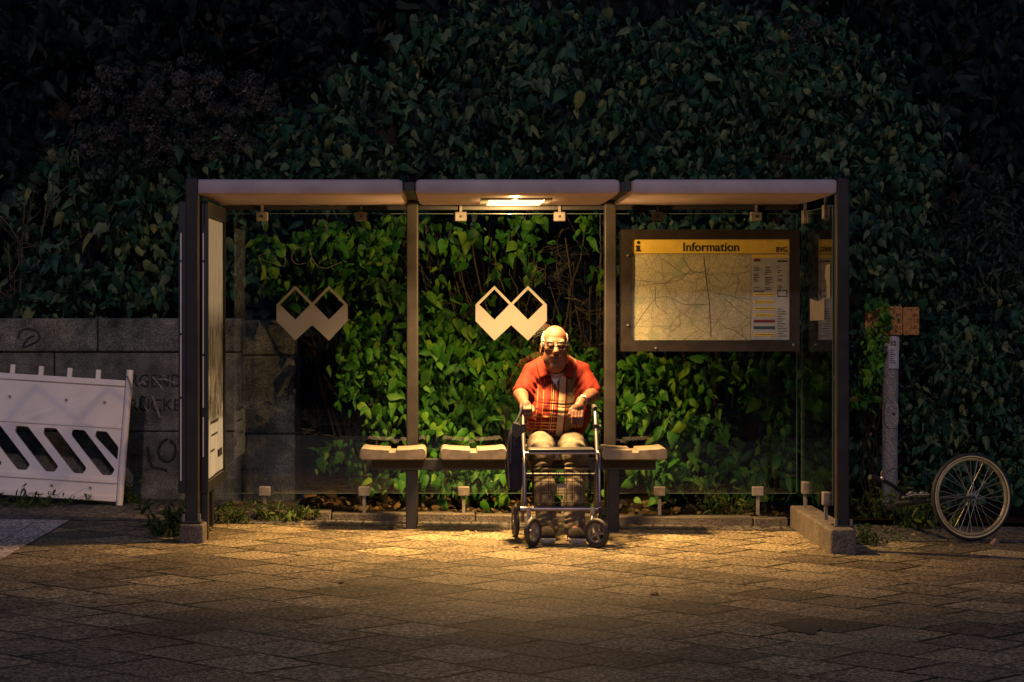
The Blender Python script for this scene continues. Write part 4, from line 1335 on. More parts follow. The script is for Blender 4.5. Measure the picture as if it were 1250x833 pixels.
obj('sign_bracket', MB().box(rx(1060, .78), rx(1118, .78), .753, .775, zpx(394, .78), zpx(390, .78)), M_dull, pl)

# ------------------------------------------------------------------ bicycle wheel with fork
bc = W(1186, 606, -.65)
R0 = .288
bc.z = gz(bc.x) + R0 + .004
bk_ = empty('bicycle', (bc.x, bc.y, gz(bc.x)), 'fallen bicycle whose big front wheel leans out of the bushes', 'bicycle')
ax = Vector((math.sin(math.radians(15)), -math.cos(math.radians(15)), math.sin(math.radians(3)))).normalized()
wh = empty('front_wheel', bc - wloc(bk_)); wh.parent = bk_
M_cream = mat('cream_sidewall', (.88, .66, .30), rough=.5, var=.12, bump=.05)
M_rim = mat('worn_rim', (.42, .32, .16), rough=.4, metal=.2, var=.25, bump=.05)
obj('tyre', MB().ring(bc, ax, R0 - .014, .0145, 72, 10, 1.15), M_rubber, wh, smooth=60)
obj('tyre_wall', MB().ring(bc + ax * .007, ax, R0 - .023, .0065, 72, 8, 1.4), M_cream, wh, smooth=60)
obj('rim', MB().ring(bc, ax, R0 - .042, .0105, 72, 8, 1.2), M_rim, wh, smooth=60)
obj('hub', MB().disc(bc, ax, .014, .07, 14).disc(bc + ax * .03, ax, .024, .005, 16).disc(bc - ax * .03, ax, .024, .005, 16).disc(bc, ax, .006, .12, 8), M_steel, wh, smooth=40)
u_ = ax.orthogonal().normalized(); w_ = ax.cross(u_)
u_ = Vector((0, 0, 1)) - ax * ax.z; u_.normalize(); w_ = ax.cross(u_)
for k_ in range(32):
    sgn = 1 if k_ % 2 else -1
    a_r = 2 * PI * k_ / 32
    tw = (1 if (k_ // 2) % 2 else -1) * math.radians(62)
    a_h = a_r + tw
    ph = bc + ax * (.028 * sgn) + (u_ * math.cos(a_h) + w_ * math.sin(a_h)) * .022
    pr = bc + ax * (.004 * sgn) + (u_ * math.cos(a_r) + w_ * math.sin(a_r)) * (R0 - .047)
    obj('spoke', MB().tube([ph, pr], .0017, 5), M_steel, wh)
cr = W(1134, 611, -.60)
fk = MB()
for sgn in (1, -1):
    hpt = bc + ax * (.052 * sgn)
    mid = hpt.lerp(cr + ax * (.035 * sgn), .5) + Vector((0, 0, .008))
    fk.tube([hpt, mid, cr + ax * (.038 * sgn), cr + ax * (.02 * sgn) + Vector((-.02, 0, 0))], [.008, .011, .013, .013], 10)
fk.tube([cr + ax * .04, cr - ax * .04], .016, 10)
obj('fork', fk, M_black, bk_, smooth=60)
sh_ = W(1094, 615, -.52)
obj('head_tube', MB().tube([cr + Vector((-.02, 0, 0)), sh_], .019, 12).disc(W(1112, 613, -.56), sh_ - cr, .026, .03, 14), M_black, bk_, smooth=50)
obj('stem', MB().tube([W(1096, 616, -.52), W(1098, 605, -.52), W(1099, 600, -.52)], .014, 10), M_black, bk_, smooth=60)
hb = obj('handlebar', MB().tube([W(1112, 606, -.2), W(1099, 600, -.5), W(1088, 592, -.66), W(1077, 586, -.74), W(1064, 583, -.78)], [.012, .0125, .0125, .0125, .012], 12), M_black, bk_, smooth=60)
obj('grip', MB().tube([W(1078, 586.3, -.735), W(1062, 582.5, -.785)], .0175, 12), M_rubber, hb, smooth=60)
obj('brake_lever', MB().tube([W(1077, 585, -.75), W(1076, 578, -.77), W(1077, 575, -.78)], .006, 8).ball(W(1077, 584, -.76), .014), M_steel, hb, smooth=60)
obj('brake_cable', MB().tube([W(1078, 583, -.76), W(1083, 576, -.76), W(1091, 572, -.72), (W(1098, 575, -.66)), W(1104, 586, -.6), W(1108, 600, -.57)], .003, 6), M_rubber, bk_, smooth=60)
bq = MB()
for px, py in ((1104, 607), (1108, 604), (1112, 602), (1117, 603), (1122, 605), (1126, 602), (1131, 603)):
    bq.ball(W(px, py, -.6), .012 + .004 * rr_.random(), 1.2, 1, .8)
bq.tube([W(1100, 608, -.6), W(1116, 604, -.62), W(1136, 604, -.62)], .005, 6)
obj('brake_caliper', bq, M_dull, bk_, smooth=60)
obj('down_tube', MB().tube([W(1100, 616, -.5), W(1090, 619, -.1), W(1080, 624, .5)], .017, 10), M_black, bk_, smooth=60)

# ------------------------------------------------------------------ weeds and fallen leaves
def weed(label, px, y, wpx, hpx, seed, n=60, size=.035):
    rng = np.random.default_rng(seed)
    x = rx(px, y)
    e = empty('weed', (x, y, gz(x)), label, 'weed', 'weeds in the paving joints')
    st = MB(); P = []
    s = sc_at(y)
    for i in range(max(8, n // 4)):
        dx = rng.normal(0, wpx / s * .5); dy = rng.normal(0, .05); h = hpx / s * rng.uniform(.35, 1.0)
        b0 = Vector((x + dx * .6, y + dy * .6, gz(x)))
        b1 = Vector((x + dx * 1.3 + rng.normal(0, .02), y + dy * 1.3, gz(x) + h))
        st.tube([b0, b0.lerp(b1, .5) + Vector((0, 0, .012)), b1], [.0025, .002, .0008], 4)
        for q in range(max(3, n // 12)):
            t = rng.uniform(.2, 1.0)
            P.append(np.array(b0.lerp(b1, t)) + rng.normal(0, .012, 3))
    P = np.array(P); P[:, 2] = np.maximum(P[:, 2], gz(x) + .012)
    link_mesh('leaves', leaves_mesh('leaves', P, size, rng, shape=NARROW, roll=1.2, spread=.8), L_weed, e)
    obj('stalk', st, L_weed, e)
weed('bushy dark weed beside the shelter\'s left footing', 210, -1.0, 30, 46, 81, 150, .042)
weed('weed clump at the foot of the stone pier', 335, .1, 36, 26, 82, 110, .04)
weed('sparse weeds under the poster cabinet', 285, -.1, 34, 30, 83, 90, .036)
weed('low weeds right of the concrete plinth', 1062, -.9, 26, 26, 84, 80, .034)
weed('dry weeds around the concrete pole\'s foot', 1085, .55, 40, 60, 85, 120, .04)
weed('thin weeds growing below the road barrier', 40, .9, 44, 26, 86, 90, .034)
weed('weed tuft by the road barrier\'s end tube', 160, 1.3, 10, 26, 87, 60, .036)
weed('straggly weeds under the bicycle fork', 1120, .2, 40, 50, 88, 110, .045)
weed('pale wispy weeds below the map board', 880, .5, 50, 50, 89, 110, .035)
rng = np.random.default_rng(91)
L_litter = leaf_mat('pale_dry_leaf', (0.12, 0.075, 0.03), (0.28, 0.18, 0.08), (0.40, 0.30, 0.16), rough=0.8, trans=0.1)
dry = []
for v in range(5):
    me = leaves_mesh('fallen_leaf', np.zeros((1, 3)), .05, rng, facing=(0, 0, 1), spread=.25, roll=3, curl=.5)
    me.materials.append(L_litter); dry.append(me)
spots = []
for i in range(14): spots.append((rng.uniform(-4.6, -2.3), rng.uniform(.1, 1.2)))
for i in range(24): spots.append((rng.uniform(-1.9, 1.85), rng.uniform(-.35, .14)))
for i in range(12): spots.append((rng.uniform(-1.9, 1.8), rng.uniform(-2.4, -.4)))
for i in range(12): spots.append((rng.uniform(2.2, 3.9), rng.uniform(-1.6, .6)))
for i in range(6): spots.append((rng.uniform(-3, 3), rng.uniform(-5, -2.2)))
for i, (x, y) in enumerate(spots):
    o = bpy.data.objects.new('fallen_leaf', dry[i % 5])
    COL.objects.link(o)
    o.location = (x, y, gz(x) + .012)
    s = rng.uniform(.5, 1.1); o.scale = (s, s, s)
    o.rotation_euler = (0, 0, rng.uniform(0, 6.28))
    tag(o, 'small dry brown leaf lying on the pavement', 'leaf', 'dry leaves scattered on the paving')
a = MB().add([(0, 0, 0), (.07, .01, .005), (.09, .05, .05), (.04, .06, .07), (-.02, .04, .02), (.05, .02, .06)], [(0, 1, 5), (1, 2, 5), (2, 3, 5), (3, 4, 5), (4, 0, 5)])
t_ = obj('crumpled_paper', a, mat('pink_paper', (.20, .12, .10), rough=.9))
t_.scale = (.6, .6, .6)
t_.location = (rx(1209, -.9), -.95, gz(3.1) + .008)
tag(t_, 'crumpled pinkish paper scrap below the bicycle wheel', 'litter')
#PERSON
# ------------------------------------------------------------------ signed distance modelling for the seated man
class Field:
    def __init__(s, lo, hi, h):
        s.lo, s.h = np.array(lo, float), h
        s.n = np.ceil((np.array(hi) - s.lo) / h).astype(int) + 1
        s.d = np.ones(s.n, dtype=np.float32)
        s.ax = [s.lo[i] + h * np.arange(s.n[i]) for i in range(3)]
    def sub(s, lo, hi):
        a = np.clip(np.floor((np.array(lo) - s.lo) / s.h).astype(int), 0, s.n)
        b = np.clip(np.ceil((np.array(hi) - s.lo) / s.h).astype(int) + 1, 0, s.n)
        sl = tuple(slice(i, j) for i, j in zip(a, b))
        X, Y, Z = np.meshgrid(*[s.ax[i][a[i]:b[i]] for i in range(3)], indexing='ij')
        return sl, X.astype(np.float32), Y.astype(np.float32), Z.astype(np.float32)
    def mix(s, sl, v, k, cut):
        a = s.d[sl]
        if cut:
            b = -v
            hh = np.maximum(k - np.abs(a - b), 0) / k
            s.d[sl] = np.maximum(a, b) + hh * hh * k * .25
        else:
            hh = np.maximum(k - np.abs(a - v), 0) / k
            s.d[sl] = np.minimum(a, v) - hh * hh * k * .25
    def cap(s, a, b, ra, rb, k=.02, cut=False):
        a, b = np.array(a, float), np.array(b, float)
        m = max(ra, rb) + k + 3 * s.h
        sl, X, Y, Z = s.sub(np.minimum(a, b) - m, np.maximum(a, b) + m)
        d = b - a
        L = max(1e-9, d @ d)
        t = np.clip(((X - a[0]) * d[0] + (Y - a[1]) * d[1] + (Z - a[2]) * d[2]) / L, 0, 1)
        v = np.sqrt((X - a[0] - t * d[0]) ** 2 + (Y - a[1] - t * d[1]) ** 2 + (Z - a[2] - t * d[2]) ** 2) - (ra + (rb - ra) * t)
        s.mix(sl, v, k, cut)
    def chain(s, pts, rs, k=.02):
        for i in range(len(pts) - 1): s.cap(pts[i], pts[i + 1], rs[i], rs[i + 1], k)
    def ell(s, c, r, k=.02, cut=False, R=None):
        c, r = np.array(c, float), np.array(r, float)
        m = r.max() + k + 3 * s.h
        sl, X, Y, Z = s.sub(c - m, c + m)
        X, Y, Z = X - c[0], Y - c[1], Z - c[2]
        if R is not None:
            X, Y, Z = (R[0][0] * X + R[0][1] * Y + R[0][2] * Z, R[1][0] * X + R[1][1] * Y + R[1][2] * Z, R[2][0] * X + R[2][1] * Y + R[2][2] * Z)
        k0 = np.sqrt((X / r[0]) ** 2 + (Y / r[1]) ** 2 + (Z / r[2]) ** 2)
        k1 = np.sqrt((X / r[0] ** 2) ** 2 + (Y / r[1] ** 2) ** 2 + (Z / r[2] ** 2) ** 2) + 1e-9
        s.mix(sl, k0 * (k0 - 1) / k1, k, cut)
    def apply(s, fn):
        sl, X, Y, Z = s.sub(s.lo, s.lo + s.h * s.n)
        s.d = fn(s.d, X, Y, Z).astype(np.float32)
    def mesh(s, name):
        d = s.d
        ins = d < 0
        n = d.shape
        cnt = np.zeros([k - 1 for k in n], dtype=np.int8)
        for i in (0, 1):
            for j in (0, 1):
                for k in (0, 1):
                    cnt += ins[i:n[0] - 1 + i, j:n[1] - 1 + j, k:n[2] - 1 + k]
        act = (cnt > 0) & (cnt < 8)
        I = np.argwhere(act)
        idx = -np.ones(act.shape, dtype=np.int64)
        idx[act] = np.arange(len(I))
        acc = np.zeros((len(I), 3)); num = np.zeros(len(I))
        cs = [(0, 0, 0), (1, 0, 0), (0, 1, 0), (1, 1, 0), (0, 0, 1), (1, 0, 1), (0, 1, 1), (1, 1, 1)]
        for a in range(8):
            for b in range(a + 1, 8):
                ca, cb = np.array(cs[a]), np.array(cs[b])
                if np.abs(ca - cb).sum() != 1: continue
                A, B = I + ca, I + cb
                da = d[A[:, 0], A[:, 1], A[:, 2]]; db = d[B[:, 0], B[:, 1], B[:, 2]]
                m = (da < 0) != (db < 0)
                t = np.where(m, da / np.where(m, da - db, 1), 0)
                acc += np.where(m[:, None], ca[None] + t[:, None] * (cb - ca)[None], 0)
                num += m
        V = s.lo + s.h * (I + acc / num[:, None])
        F = []
        for ax in range(3):
            sa = [slice(None)] * 3; sb = [slice(None)] * 3
            sa[ax] = slice(0, n[ax] - 1); sb[ax] = slice(1, n[ax])
            A, B = ins[tuple(sa)], ins[tuple(sb)]
            E = np.argwhere(A != B)
            o1, o2 = [q for q in range(3) if q != ax]
            ok = (E[:, o1] > 0) & (E[:, o2] > 0) & (E[:, o1] < n[o1] - 1) & (E[:, o2] < n[o2] - 1)
            E = E[ok]
            fl = A[E[:, 0], E[:, 1], E[:, 2]]
            def cell(d1, d2):
                C = E.copy(); C[:, o1] += d1; C[:, o2] += d2
                return idx[C[:, 0], C[:, 1], C[:, 2]]
            q = np.stack([cell(-1, -1), cell(0, -1), cell(0, 0), cell(-1, 0)], 1)
            if ax == 1: fl = ~fl
            q[~fl] = q[~fl][:, ::-1]
            F.append(q)
        F = np.concatenate(F)
        me = bpy.data.meshes.new(name)
        me.vertices.add(len(V)); me.vertices.foreach_set('co', V.astype(np.float32).ravel())
        me.loops.add(F.size); me.loops.foreach_set('vertex_index', F.astype(np.int32).ravel())
        me.polygons.add(len(F)); me.polygons.foreach_set('loop_start', (np.arange(len(F)) * 4).astype(np.int32))
        me.update(calc_edges=True)
        me.polygons.foreach_set('use_smooth', np.ones(len(F), dtype=bool))
        return me

def skin_mat():
    m, nt, n, l, p = newmat('skin')
    tc = N(n, 'ShaderNodeTexCoord')
    a = N(n, 'ShaderNodeTexNoise'); a.inputs['Scale'].default_value = 22; a.inputs['Detail'].default_value = 6
    l.new(tc.outputs['Object'], a.inputs['Vector'])
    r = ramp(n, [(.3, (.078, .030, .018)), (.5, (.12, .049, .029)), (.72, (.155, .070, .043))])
    l.new(a.outputs['Fac'], r.inputs['Fac']); l.new(r.outputs['Color'], p.inputs['Base Color'])
    p.inputs['Roughness'].default_value = .6
    p.inputs['Specular IOR Level'].default_value = .25
    p.inputs['Subsurface Weight'].default_value = .12
    p.inputs['Subsurface Radius'].default_value = (.012, .005, .003)
    b = N(n, 'ShaderNodeBump'); b.inputs['Strength'].default_value = .35; b.inputs['Distance'].default_value = .004
    nb = N(n, 'ShaderNodeTexNoise'); nb.inputs['Scale'].default_value = 75; nb.inputs['Detail'].default_value = 5
    l.new(tc.outputs['Object'], nb.inputs['Vector']); l.new(nb.outputs['Fac'], b.inputs['Height']); l.new(b.outputs['Normal'], p.inputs['Normal'])
    return m

def cloth_bump(n, l, p, tc, strength=.3, scale=220):
    b = N(n, 'ShaderNodeBump'); b.inputs['Strength'].default_value = strength; b.inputs['Distance'].default_value = .004
    nb = N(n, 'ShaderNodeTexNoise'); nb.inputs['Scale'].default_value = scale; nb.inputs['Detail'].default_value = 3
    l.new(tc.outputs['Object'], nb.inputs['Vector']); l.new(nb.outputs['Fac'], b.inputs['Height']); l.new(b.outputs['Normal'], p.inputs['Normal'])

def crease(n, l, p, tc, sc_=9, dist=.03, st=.4):
    nz = N(n, 'ShaderNodeTexNoise'); nz.inputs['Scale'].default_value = sc_; nz.inputs['Detail'].default_value = 5; nz.inputs['Roughness'].default_value = .45; nz.inputs['Distortion'].default_value = 1.2
    l.new(tc.outputs['Object'], nz.inputs['Vector'])
    rd = N(n, 'ShaderNodeMath', operation='SUBTRACT'); rd.inputs[1].default_value = .5; l.new(nz.outputs['Fac'], rd.inputs[0])
    ab = N(n, 'ShaderNodeMath', operation='ABSOLUTE'); l.new(rd.outputs['Value'], ab.inputs[0])
    b = N(n, 'ShaderNodeBump'); b.inputs['Strength'].default_value = st; b.inputs['Distance'].default_value = dist
    l.new(ab.outputs['Value'], b.inputs['Height'])
    b2 = N(n, 'ShaderNodeBump'); b2.inputs['Strength'].default_value = .3; b2.inputs['Distance'].default_value = .003
    nf = N(n, 'ShaderNodeTexNoise'); nf.inputs['Scale'].default_value = 260; l.new(tc.outputs['Object'], nf.inputs['Vector'])
    l.new(nf.outputs['Fac'], b2.inputs['Height']); l.new(b.outputs['Normal'], b2.inputs['Normal']); l.new(b2.outputs['Normal'], p.inputs['Normal'])

PR = Vector((.29, -.55, gz(.29)))
def shirt_mat():
    m, nt, n, l, p = newmat('striped_shirt')
    tc = N(n, 'ShaderNodeTexCoord'); sp = N(n, 'ShaderNodeSeparateXYZ')
    l.new(tc.outputs['Object'], sp.inputs['Vector'])
    # stripes lean a little: x + 0.07 * (z - 0.9)
    sl = N(n, 'ShaderNodeMath', operation='MULTIPLY_ADD'); sl.inputs[1].default_value = -.09; sl.inputs[2].default_value = .09 * .92
    l.new(sp.outputs['Z'], sl.inputs[0])
    ad = N(n, 'ShaderNodeMath', operation='ADD'); l.new(sp.outputs['X'], ad.inputs[0]); l.new(sl.outputs['Value'], ad.inputs[1])
    mr = N(n, 'ShaderNodeMapRange'); mr.inputs['From Min'].default_value = -.29; mr.inputs['From Max'].default_value = .31
    l.new(ad.outputs['Value'], mr.inputs['Value'])
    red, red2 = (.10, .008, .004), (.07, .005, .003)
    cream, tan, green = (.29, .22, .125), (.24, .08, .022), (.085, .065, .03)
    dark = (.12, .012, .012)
    def X(v): return v / .6
    st = [(0, red), (X(.158), tan), (X(.163), red), (X(.196), tan), (X(.200), red), (X(.222), red2), (X(.247), tan), (X(.252), red), (X(.258), cream), (X(.263), red2),
          (X(.272), tan), (X(.278), dark), (X(.287), red2), (X(.300), cream), (X(.340), dark), (X(.344), red), (X(.352), dark), (X(.356), green), (X(.402), dark), (X(.406), red), (X(.44), red2), (X(.446), red)]
    r = ramp(n, st); r.color_ramp.interpolation = 'CONSTANT'
    l.new(mr.outputs['Result'], r.inputs['Fac'])
    # cross bars of the plaid over the lower left of the front
    zz = N(n, 'ShaderNodeMapRange'); zz.inputs['From Min'].default_value = .60; zz.inputs['From Max'].default_value = .84
    l.new(sp.outputs['Z'], zz.inputs['Value'])
    K = (0, 0, 0); O = (.7, .7, .7)
    rz = ramp(n, [(0, K), (.10, O), (.13, K), (.20, O), (.23, K), (.36, O), (.40, K), (.47, O), (.49, K), (.55, O), (.58, K), (.72, O), (.76, K)]); rz.color_ramp.interpolation = 'CONSTANT'
    l.new(zz.outputs['Result'], rz.inputs['Fac'])
    rxm = ramp(n, [(0, K), (X(.10), (.35, .35, .35)), (X(.20), (1, 1, 1)), (X(.30), K)]); rxm.color_ramp.interpolation = 'CONSTANT'
    l.new(mr.outputs['Result'], rxm.inputs['Fac'])
    mk = N(n, 'ShaderNodeMath', operation='MULTIPLY'); l.new(rz.outputs['Color'], mk.inputs[0]); l.new(rxm.outputs['Color'], mk.inputs[1])
    mx = N(n, 'ShaderNodeMixRGB'); l.new(mk.outputs['Value'], mx.inputs['Fac']); l.new(r.outputs['Color'], mx.inputs['Color1']); mx.inputs['Color2'].default_value = (.50, .25, .08, 1)
    l.new(mx.outputs['Color'], p.inputs['Base Color'])
    p.inputs['Roughness'].default_value = .85
    p.inputs['Specular IOR Level'].default_value = .15
    crease(n, l, p, tc)
    return m
def cloth(name, c, var=.15, scale=12):
    m = mat(name, c, rough=.9, var=var, scale=scale, bump=.3, bscale=200, spec=.12)
    return m
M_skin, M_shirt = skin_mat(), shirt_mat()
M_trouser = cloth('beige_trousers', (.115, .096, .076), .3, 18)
_n = M_trouser.node_tree
_tc = [q for q in _n.nodes if q.type == 'TEX_COORD'][0]
crease(_n.nodes, _n.links, _n.nodes['Principled BSDF'], _tc, 8, .03, .35)
M_under = cloth('white_undershirt', (.50, .47, .46), .06)
M_hair = cloth('white_hair', (.19, .18, .165), .25, 60)
M_shoe = cloth('dark_shoe', (.035, .028, .024), .3, 30)
M_sole = mat('pale_sole', (.42, .38, .36), rough=.7, var=.2)
M_lens = mat('dark_lens', (.012, .010, .010), rough=.12, var=.1, bump=0)

man = empty('person', PR, 'elderly man in red striped polo shirt and glasses, seated on the bench behind a walker', 'person')
th = math.radians(5)
hc = np.array((.276, -.50, 1.224))
EX, EF, EZ = np.array((1, 0, 0.)), np.array((0.02, -math.cos(th), -math.sin(th))), np.array((0, -math.sin(th), math.cos(th)))
RH = np.stack([EX, EF, EZ])
def H(x, y, z): return hc + x * EX + y * EF + z * EZ

S1, E1, W1 = (.125, -.36, 1.045), (.052, -.48, .915), (.062, -.742, .872)
S2, E2, W2 = (.468, -.36, 1.05), (.525, -.48, .915), (.436, -.748, .876)
HP1, HP2 = (.205, -.24, .64), (.37, -.24, .64)
K1, K2 = (.165, -.80, .530), (.392, -.80, .534)
A1, A2 = (.205, -.925, .085), (.382, -.935, .085)

b = Field((-.06, -1.2, -.03), (.66, -.08, 1.40), .0045)
# head
b.ell(H(0, -.02, .048), (.082, .104, .096), .01, R=RH)
b.ell(H(0, .028, -.03), (.069, .066, .098), .03, R=RH)
b.ell(H(0, .022, -.085), (.066, .062, .054), .03, R=RH)
b.ell(H(0, .068, -.116), (.027, .022, .022), .03, R=RH)
for q in (-1, 1):
    b.ell(H(q * .050, .044, -.066), (.028, .03, .046), .025, R=RH)
    b.ell(H(q * .047, .066, -.002), (.024, .02, .019), .02, R=RH)
    b.ell(H(q * .014, .109, -.021), (.012, .013, .011), .01, R=RH)
    b.ell(H(q * .090, -.012, -.008), (.011, .026, .037), .012, R=RH)
    b.ell(H(q * .097, -.004, -.008), (.006, .014, .022), .006, cut=True, R=RH)
b.cap(H(-.046, .076, .046), H(.046, .076, .046), .014, .014, .02)
b.cap(H(0, .088, .036), H(0, .122, -.014), .010, .0185, .012)
for q in (-1, 1):
    b.ell(H(q * .033, .100, .020), (.022, .018, .013), .010, cut=True, R=RH)
    b.ell(H(q * .033, .083, .020), (.016, .013, .011), .004, R=RH)
    b.cap(H(q * .022, .094, .027), H(q * .044, .089, .025), .0055, .005, .005)
    b.cap(H(q * .022, .092, .009), H(q * .044, .087, .008), .005, .0055, .008)
    b.cap(H(q * .024, .108, -.022), H(q * .042, .088, -.074), .0055, .0045, .008, cut=True)
    b.cap(H(q * .022, .098, -.002), H(q * .045, .090, -.007), .003, .002, .01, cut=True)
b.ell(H(0, .086, -.048), (.034, .016, .013), .012, R=RH)
b.ell(H(0, .086, -.069), (.027, .013, .009), .010, R=RH)
b.ell(H(0, .102, -.059), (.034, .014, .0042), .003, cut=True, R=RH)
b.cap(H(-.022, .094, -.084), H(.022, .094, -.084), .006, .006, .012, cut=True)
for z in ():
    b.cap(H(-.045, .086 - (z - .05) * .55, z), H(.045, .086 - (z - .05) * .55, z), .0015, .0015, .006, cut=True)
# neck and trunk
b.cap(H(0, -.02, -.08), (.285, -.34, 1.07), .064, .075, .03)
b.ell(H(0, .03, -.13), (.055, .05, .03), .03, R=RH)
b.cap((.14, -.36, 1.06), (.45, -.36, 1.065), .05, .05, .04)
b.ell((.29, -.34, .97), (.155, .10, .16), .04)
b.ell((.30, -.40, .78), (.185, .17, .17), .04)
b.ell((.29, -.27, .67), (.17, .14, .09), .04)
for S, E, Wr in ((S1, E1, W1), (S2, E2, W2)):
    b.cap(S, E, .050, .046, .03)
    b.cap(E, Wr, .050, .030, .015)
for Hp, K, A in ((HP1, K1, A1), (HP2, K2, A2)):
    b.cap(Hp, K, .068, .056, .03)
    b.cap(K, A, .054, .036, .02)
    b.cap(A, (A[0], A[1] - .12, .045), .034, .026, .02)
# right hand (viewer's left): fist round the grip
b.cap(W1, (.070, -.790, .862), .030, .033, .015)
b.ell((.073, -.798, .852), (.040, .034, .024), .012)
for i, (x, L) in enumerate(((.044, .9), (.064, 1.0), (.084, 1.0), (.102, .85))):
    k0 = (x, -.822, .850); k1 = (x + .001, -.846, .836 - .006 * L); k2 = (x + .003, -.850, .806 - .008 * L); k3 = (x + .004, -.826, .790 - .006 * L)
    b.chain([k0, k1, k2, k3], [.0115, .0108, .0098, .0088], .004)
b.chain([(.104, -.775, .852), (.121, -.800, .838), (.122, -.826, .818), (.112, -.842, .806)], [.014, .0125, .011, .009], .006)
# left hand (viewer's right): hanging relaxed over the grip
b.cap(W2, (.418, -.790, .850), .030, .032, .015)
b.ell((.411, -.802, .832), (.040, .026, .034), .014)
for i, (x, L) in enumerate(((.380, .92), (.400, 1.05), (.420, 1.0), (.438, .82))):
    k0 = (x, -.822, .816); k1 = (x - .003, -.842, .790 - .010 * L); k2 = (x - .006, -.842, .758 - .016 * L); k3 = (x - .006, -.824, .738 - .018 * L)
    b.chain([k0, k1, k2, k3], [.0118, .0108, .0098, .0085], .004)
b.chain([(.384, -.785, .845), (.364, -.806, .826), (.356, -.822, .798), (.360, -.830, .776)], [.014, .0125, .011, .009], .006)
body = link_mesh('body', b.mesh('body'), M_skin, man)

# shirt
def wr(X, Y, Z, f, ph): return np.sin(f * X + ph) * np.cos(f * .7 * Z - ph) * np.sin(f * .6 * Y + 2 * ph)
sf = Field((-.08, -.78, .52), (.66, -.08, 1.22), .0055)
for S, E in ((S1, E1), (S2, E2)):
    S_, E_ = np.array(S), np.array(E)
    sf.cap(S_, S_ + (E_ - S_) * .86, .060, .067, .035)
    dd = (E_ - S_) / np.linalg.norm(E_ - S_)
    sf.ell(E_ + dd * .045, (.085, .085, .06), .006, cut=True)
sf.cap((.145, -.355, 1.055), (.445, -.355, 1.06), .062, .062, .05)
sf.cap((.20, -.345, 1.10), (.37, -.345, 1.10), .06, .06, .05)
sf.ell((.29, -.34, .98), (.185, .125, .17), .05)
sf.ell((.30, -.43, .785), (.218, .19, .185), .06)
sf.ell((.295, -.29, .69), (.20, .17, .10), .05)
def shirt_shape(d, X, Y, Z):
    d = d + .006 * wr(X, Y, Z, 38, .4) + .0045 * wr(X, Y, Z, 75, 1.3)
    # deep creases where the belly folds
    for z0, a, x0, wdt in ((.850, .012, .30, .15), (.832, .009, .33, .12), (.800, .005, .30, .16), (.868, .006, .26, .10), (.745, .004, .24, .14), (.70, .004, .36, .12)):
        zc = z0 + .02 * ((X - .30) / .15) ** 2 + .004 * np.sin(30 * X)
        d = d + a * np.exp(-((Z - zc) / .007) ** 2) * np.exp(-((X - x0) / wdt) ** 2) * (Y < -.4)
    # pulls from the armpits
    for sx_, x0 in ((1, .15), (-1, .44)):
        q = (Z - 1.0) + sx_ * (X - x0) * 1.2
        d = d + .004 * np.sin(q * 120) * np.exp(-((X - x0) / .06) ** 2 - ((Z - .96) / .08) ** 2)
    hem = .608 + .02 * ((X - .30) / .2) ** 2 + (Y + .6) * -.06
    d = np.maximum(d, hem - Z)
    v = np.abs(X - .281) - (Z - .975) * .60
    v = np.maximum(v, Y + .36)
    d = np.maximum(d, -np.maximum(v, .972 - Z))
    nk = np.sqrt((X - .281) ** 2 + ((Y + .375) * .9) ** 2) - .068
    d = np.maximum(d, -np.maximum(nk, 1.06 - Z))
    return d
sf.apply(shirt_shape)
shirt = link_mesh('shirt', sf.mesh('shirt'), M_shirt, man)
uf = Field((.1, -.62, .85), (.46, -.2, 1.16), .006)
uf.ell((.285, -.345, .975), (.165, .112, .16), .03)
uf.cap((.285, -.345, 1.0), (.283, -.37, 1.085), .085, .070, .03)
def under_shape(d, X, Y, Z): return np.maximum(d, Z - (1.085 + (Y + .37) * .25))
uf.apply(under_shape)
link_mesh('undershirt', uf.mesh('undershirt'), M_under, man)
# collar flaps, zip
def flap(pts):
    mb = MB(); vs, fs = [], []
    a, b_, c_, d_ = [Vector(p) for p in pts]
    n_ = 6
    for i in range(n_ + 1):
        for j in range(n_ + 1):
            u, v = i / n_, j / n_
            p = a.lerp(b_, u).lerp(d_.lerp(c_, u), v)
            p.y -= .009 * math.sin(PI * v) * (1 - .3 * u); p.z += .006 * math.sin(PI * v)
            vs.append(p)
    for i in range(n_):
        for j in range(n_): fs.append((i * (n_ + 1) + j, (i + 1) * (n_ + 1) + j, (i + 1) * (n_ + 1) + j + 1, i * (n_ + 1) + j + 1))
    return mb.add(vs, fs)
M_collar = cloth('red_collar', (.12, .012, .006))
for pts in ([W(662, 436, -.37), W(671, 458, -.476), W(660, 462, -.487), W(654.5, 445, -.425)], [W(696, 436, -.37), W(688, 459, -.476), W(699, 462, -.487), W(703.5, 445, -.425)]):
    co = obj('collar', flap(pts), M_collar, shirt, smooth=60)
    md = co.modifiers.new('thick', 'SOLIDIFY'); md.thickness = .004; md.offset = 0
zp = [W(680, 468, -.500), W(680.5, 475, -.522), W(681, 484, -.553)]
obj('zip', MB().tube(zp, .0035, 6).ball(W(680, 471, -.522), .006, .7, .7, 1.6), M_bolt, shirt, smooth=60)
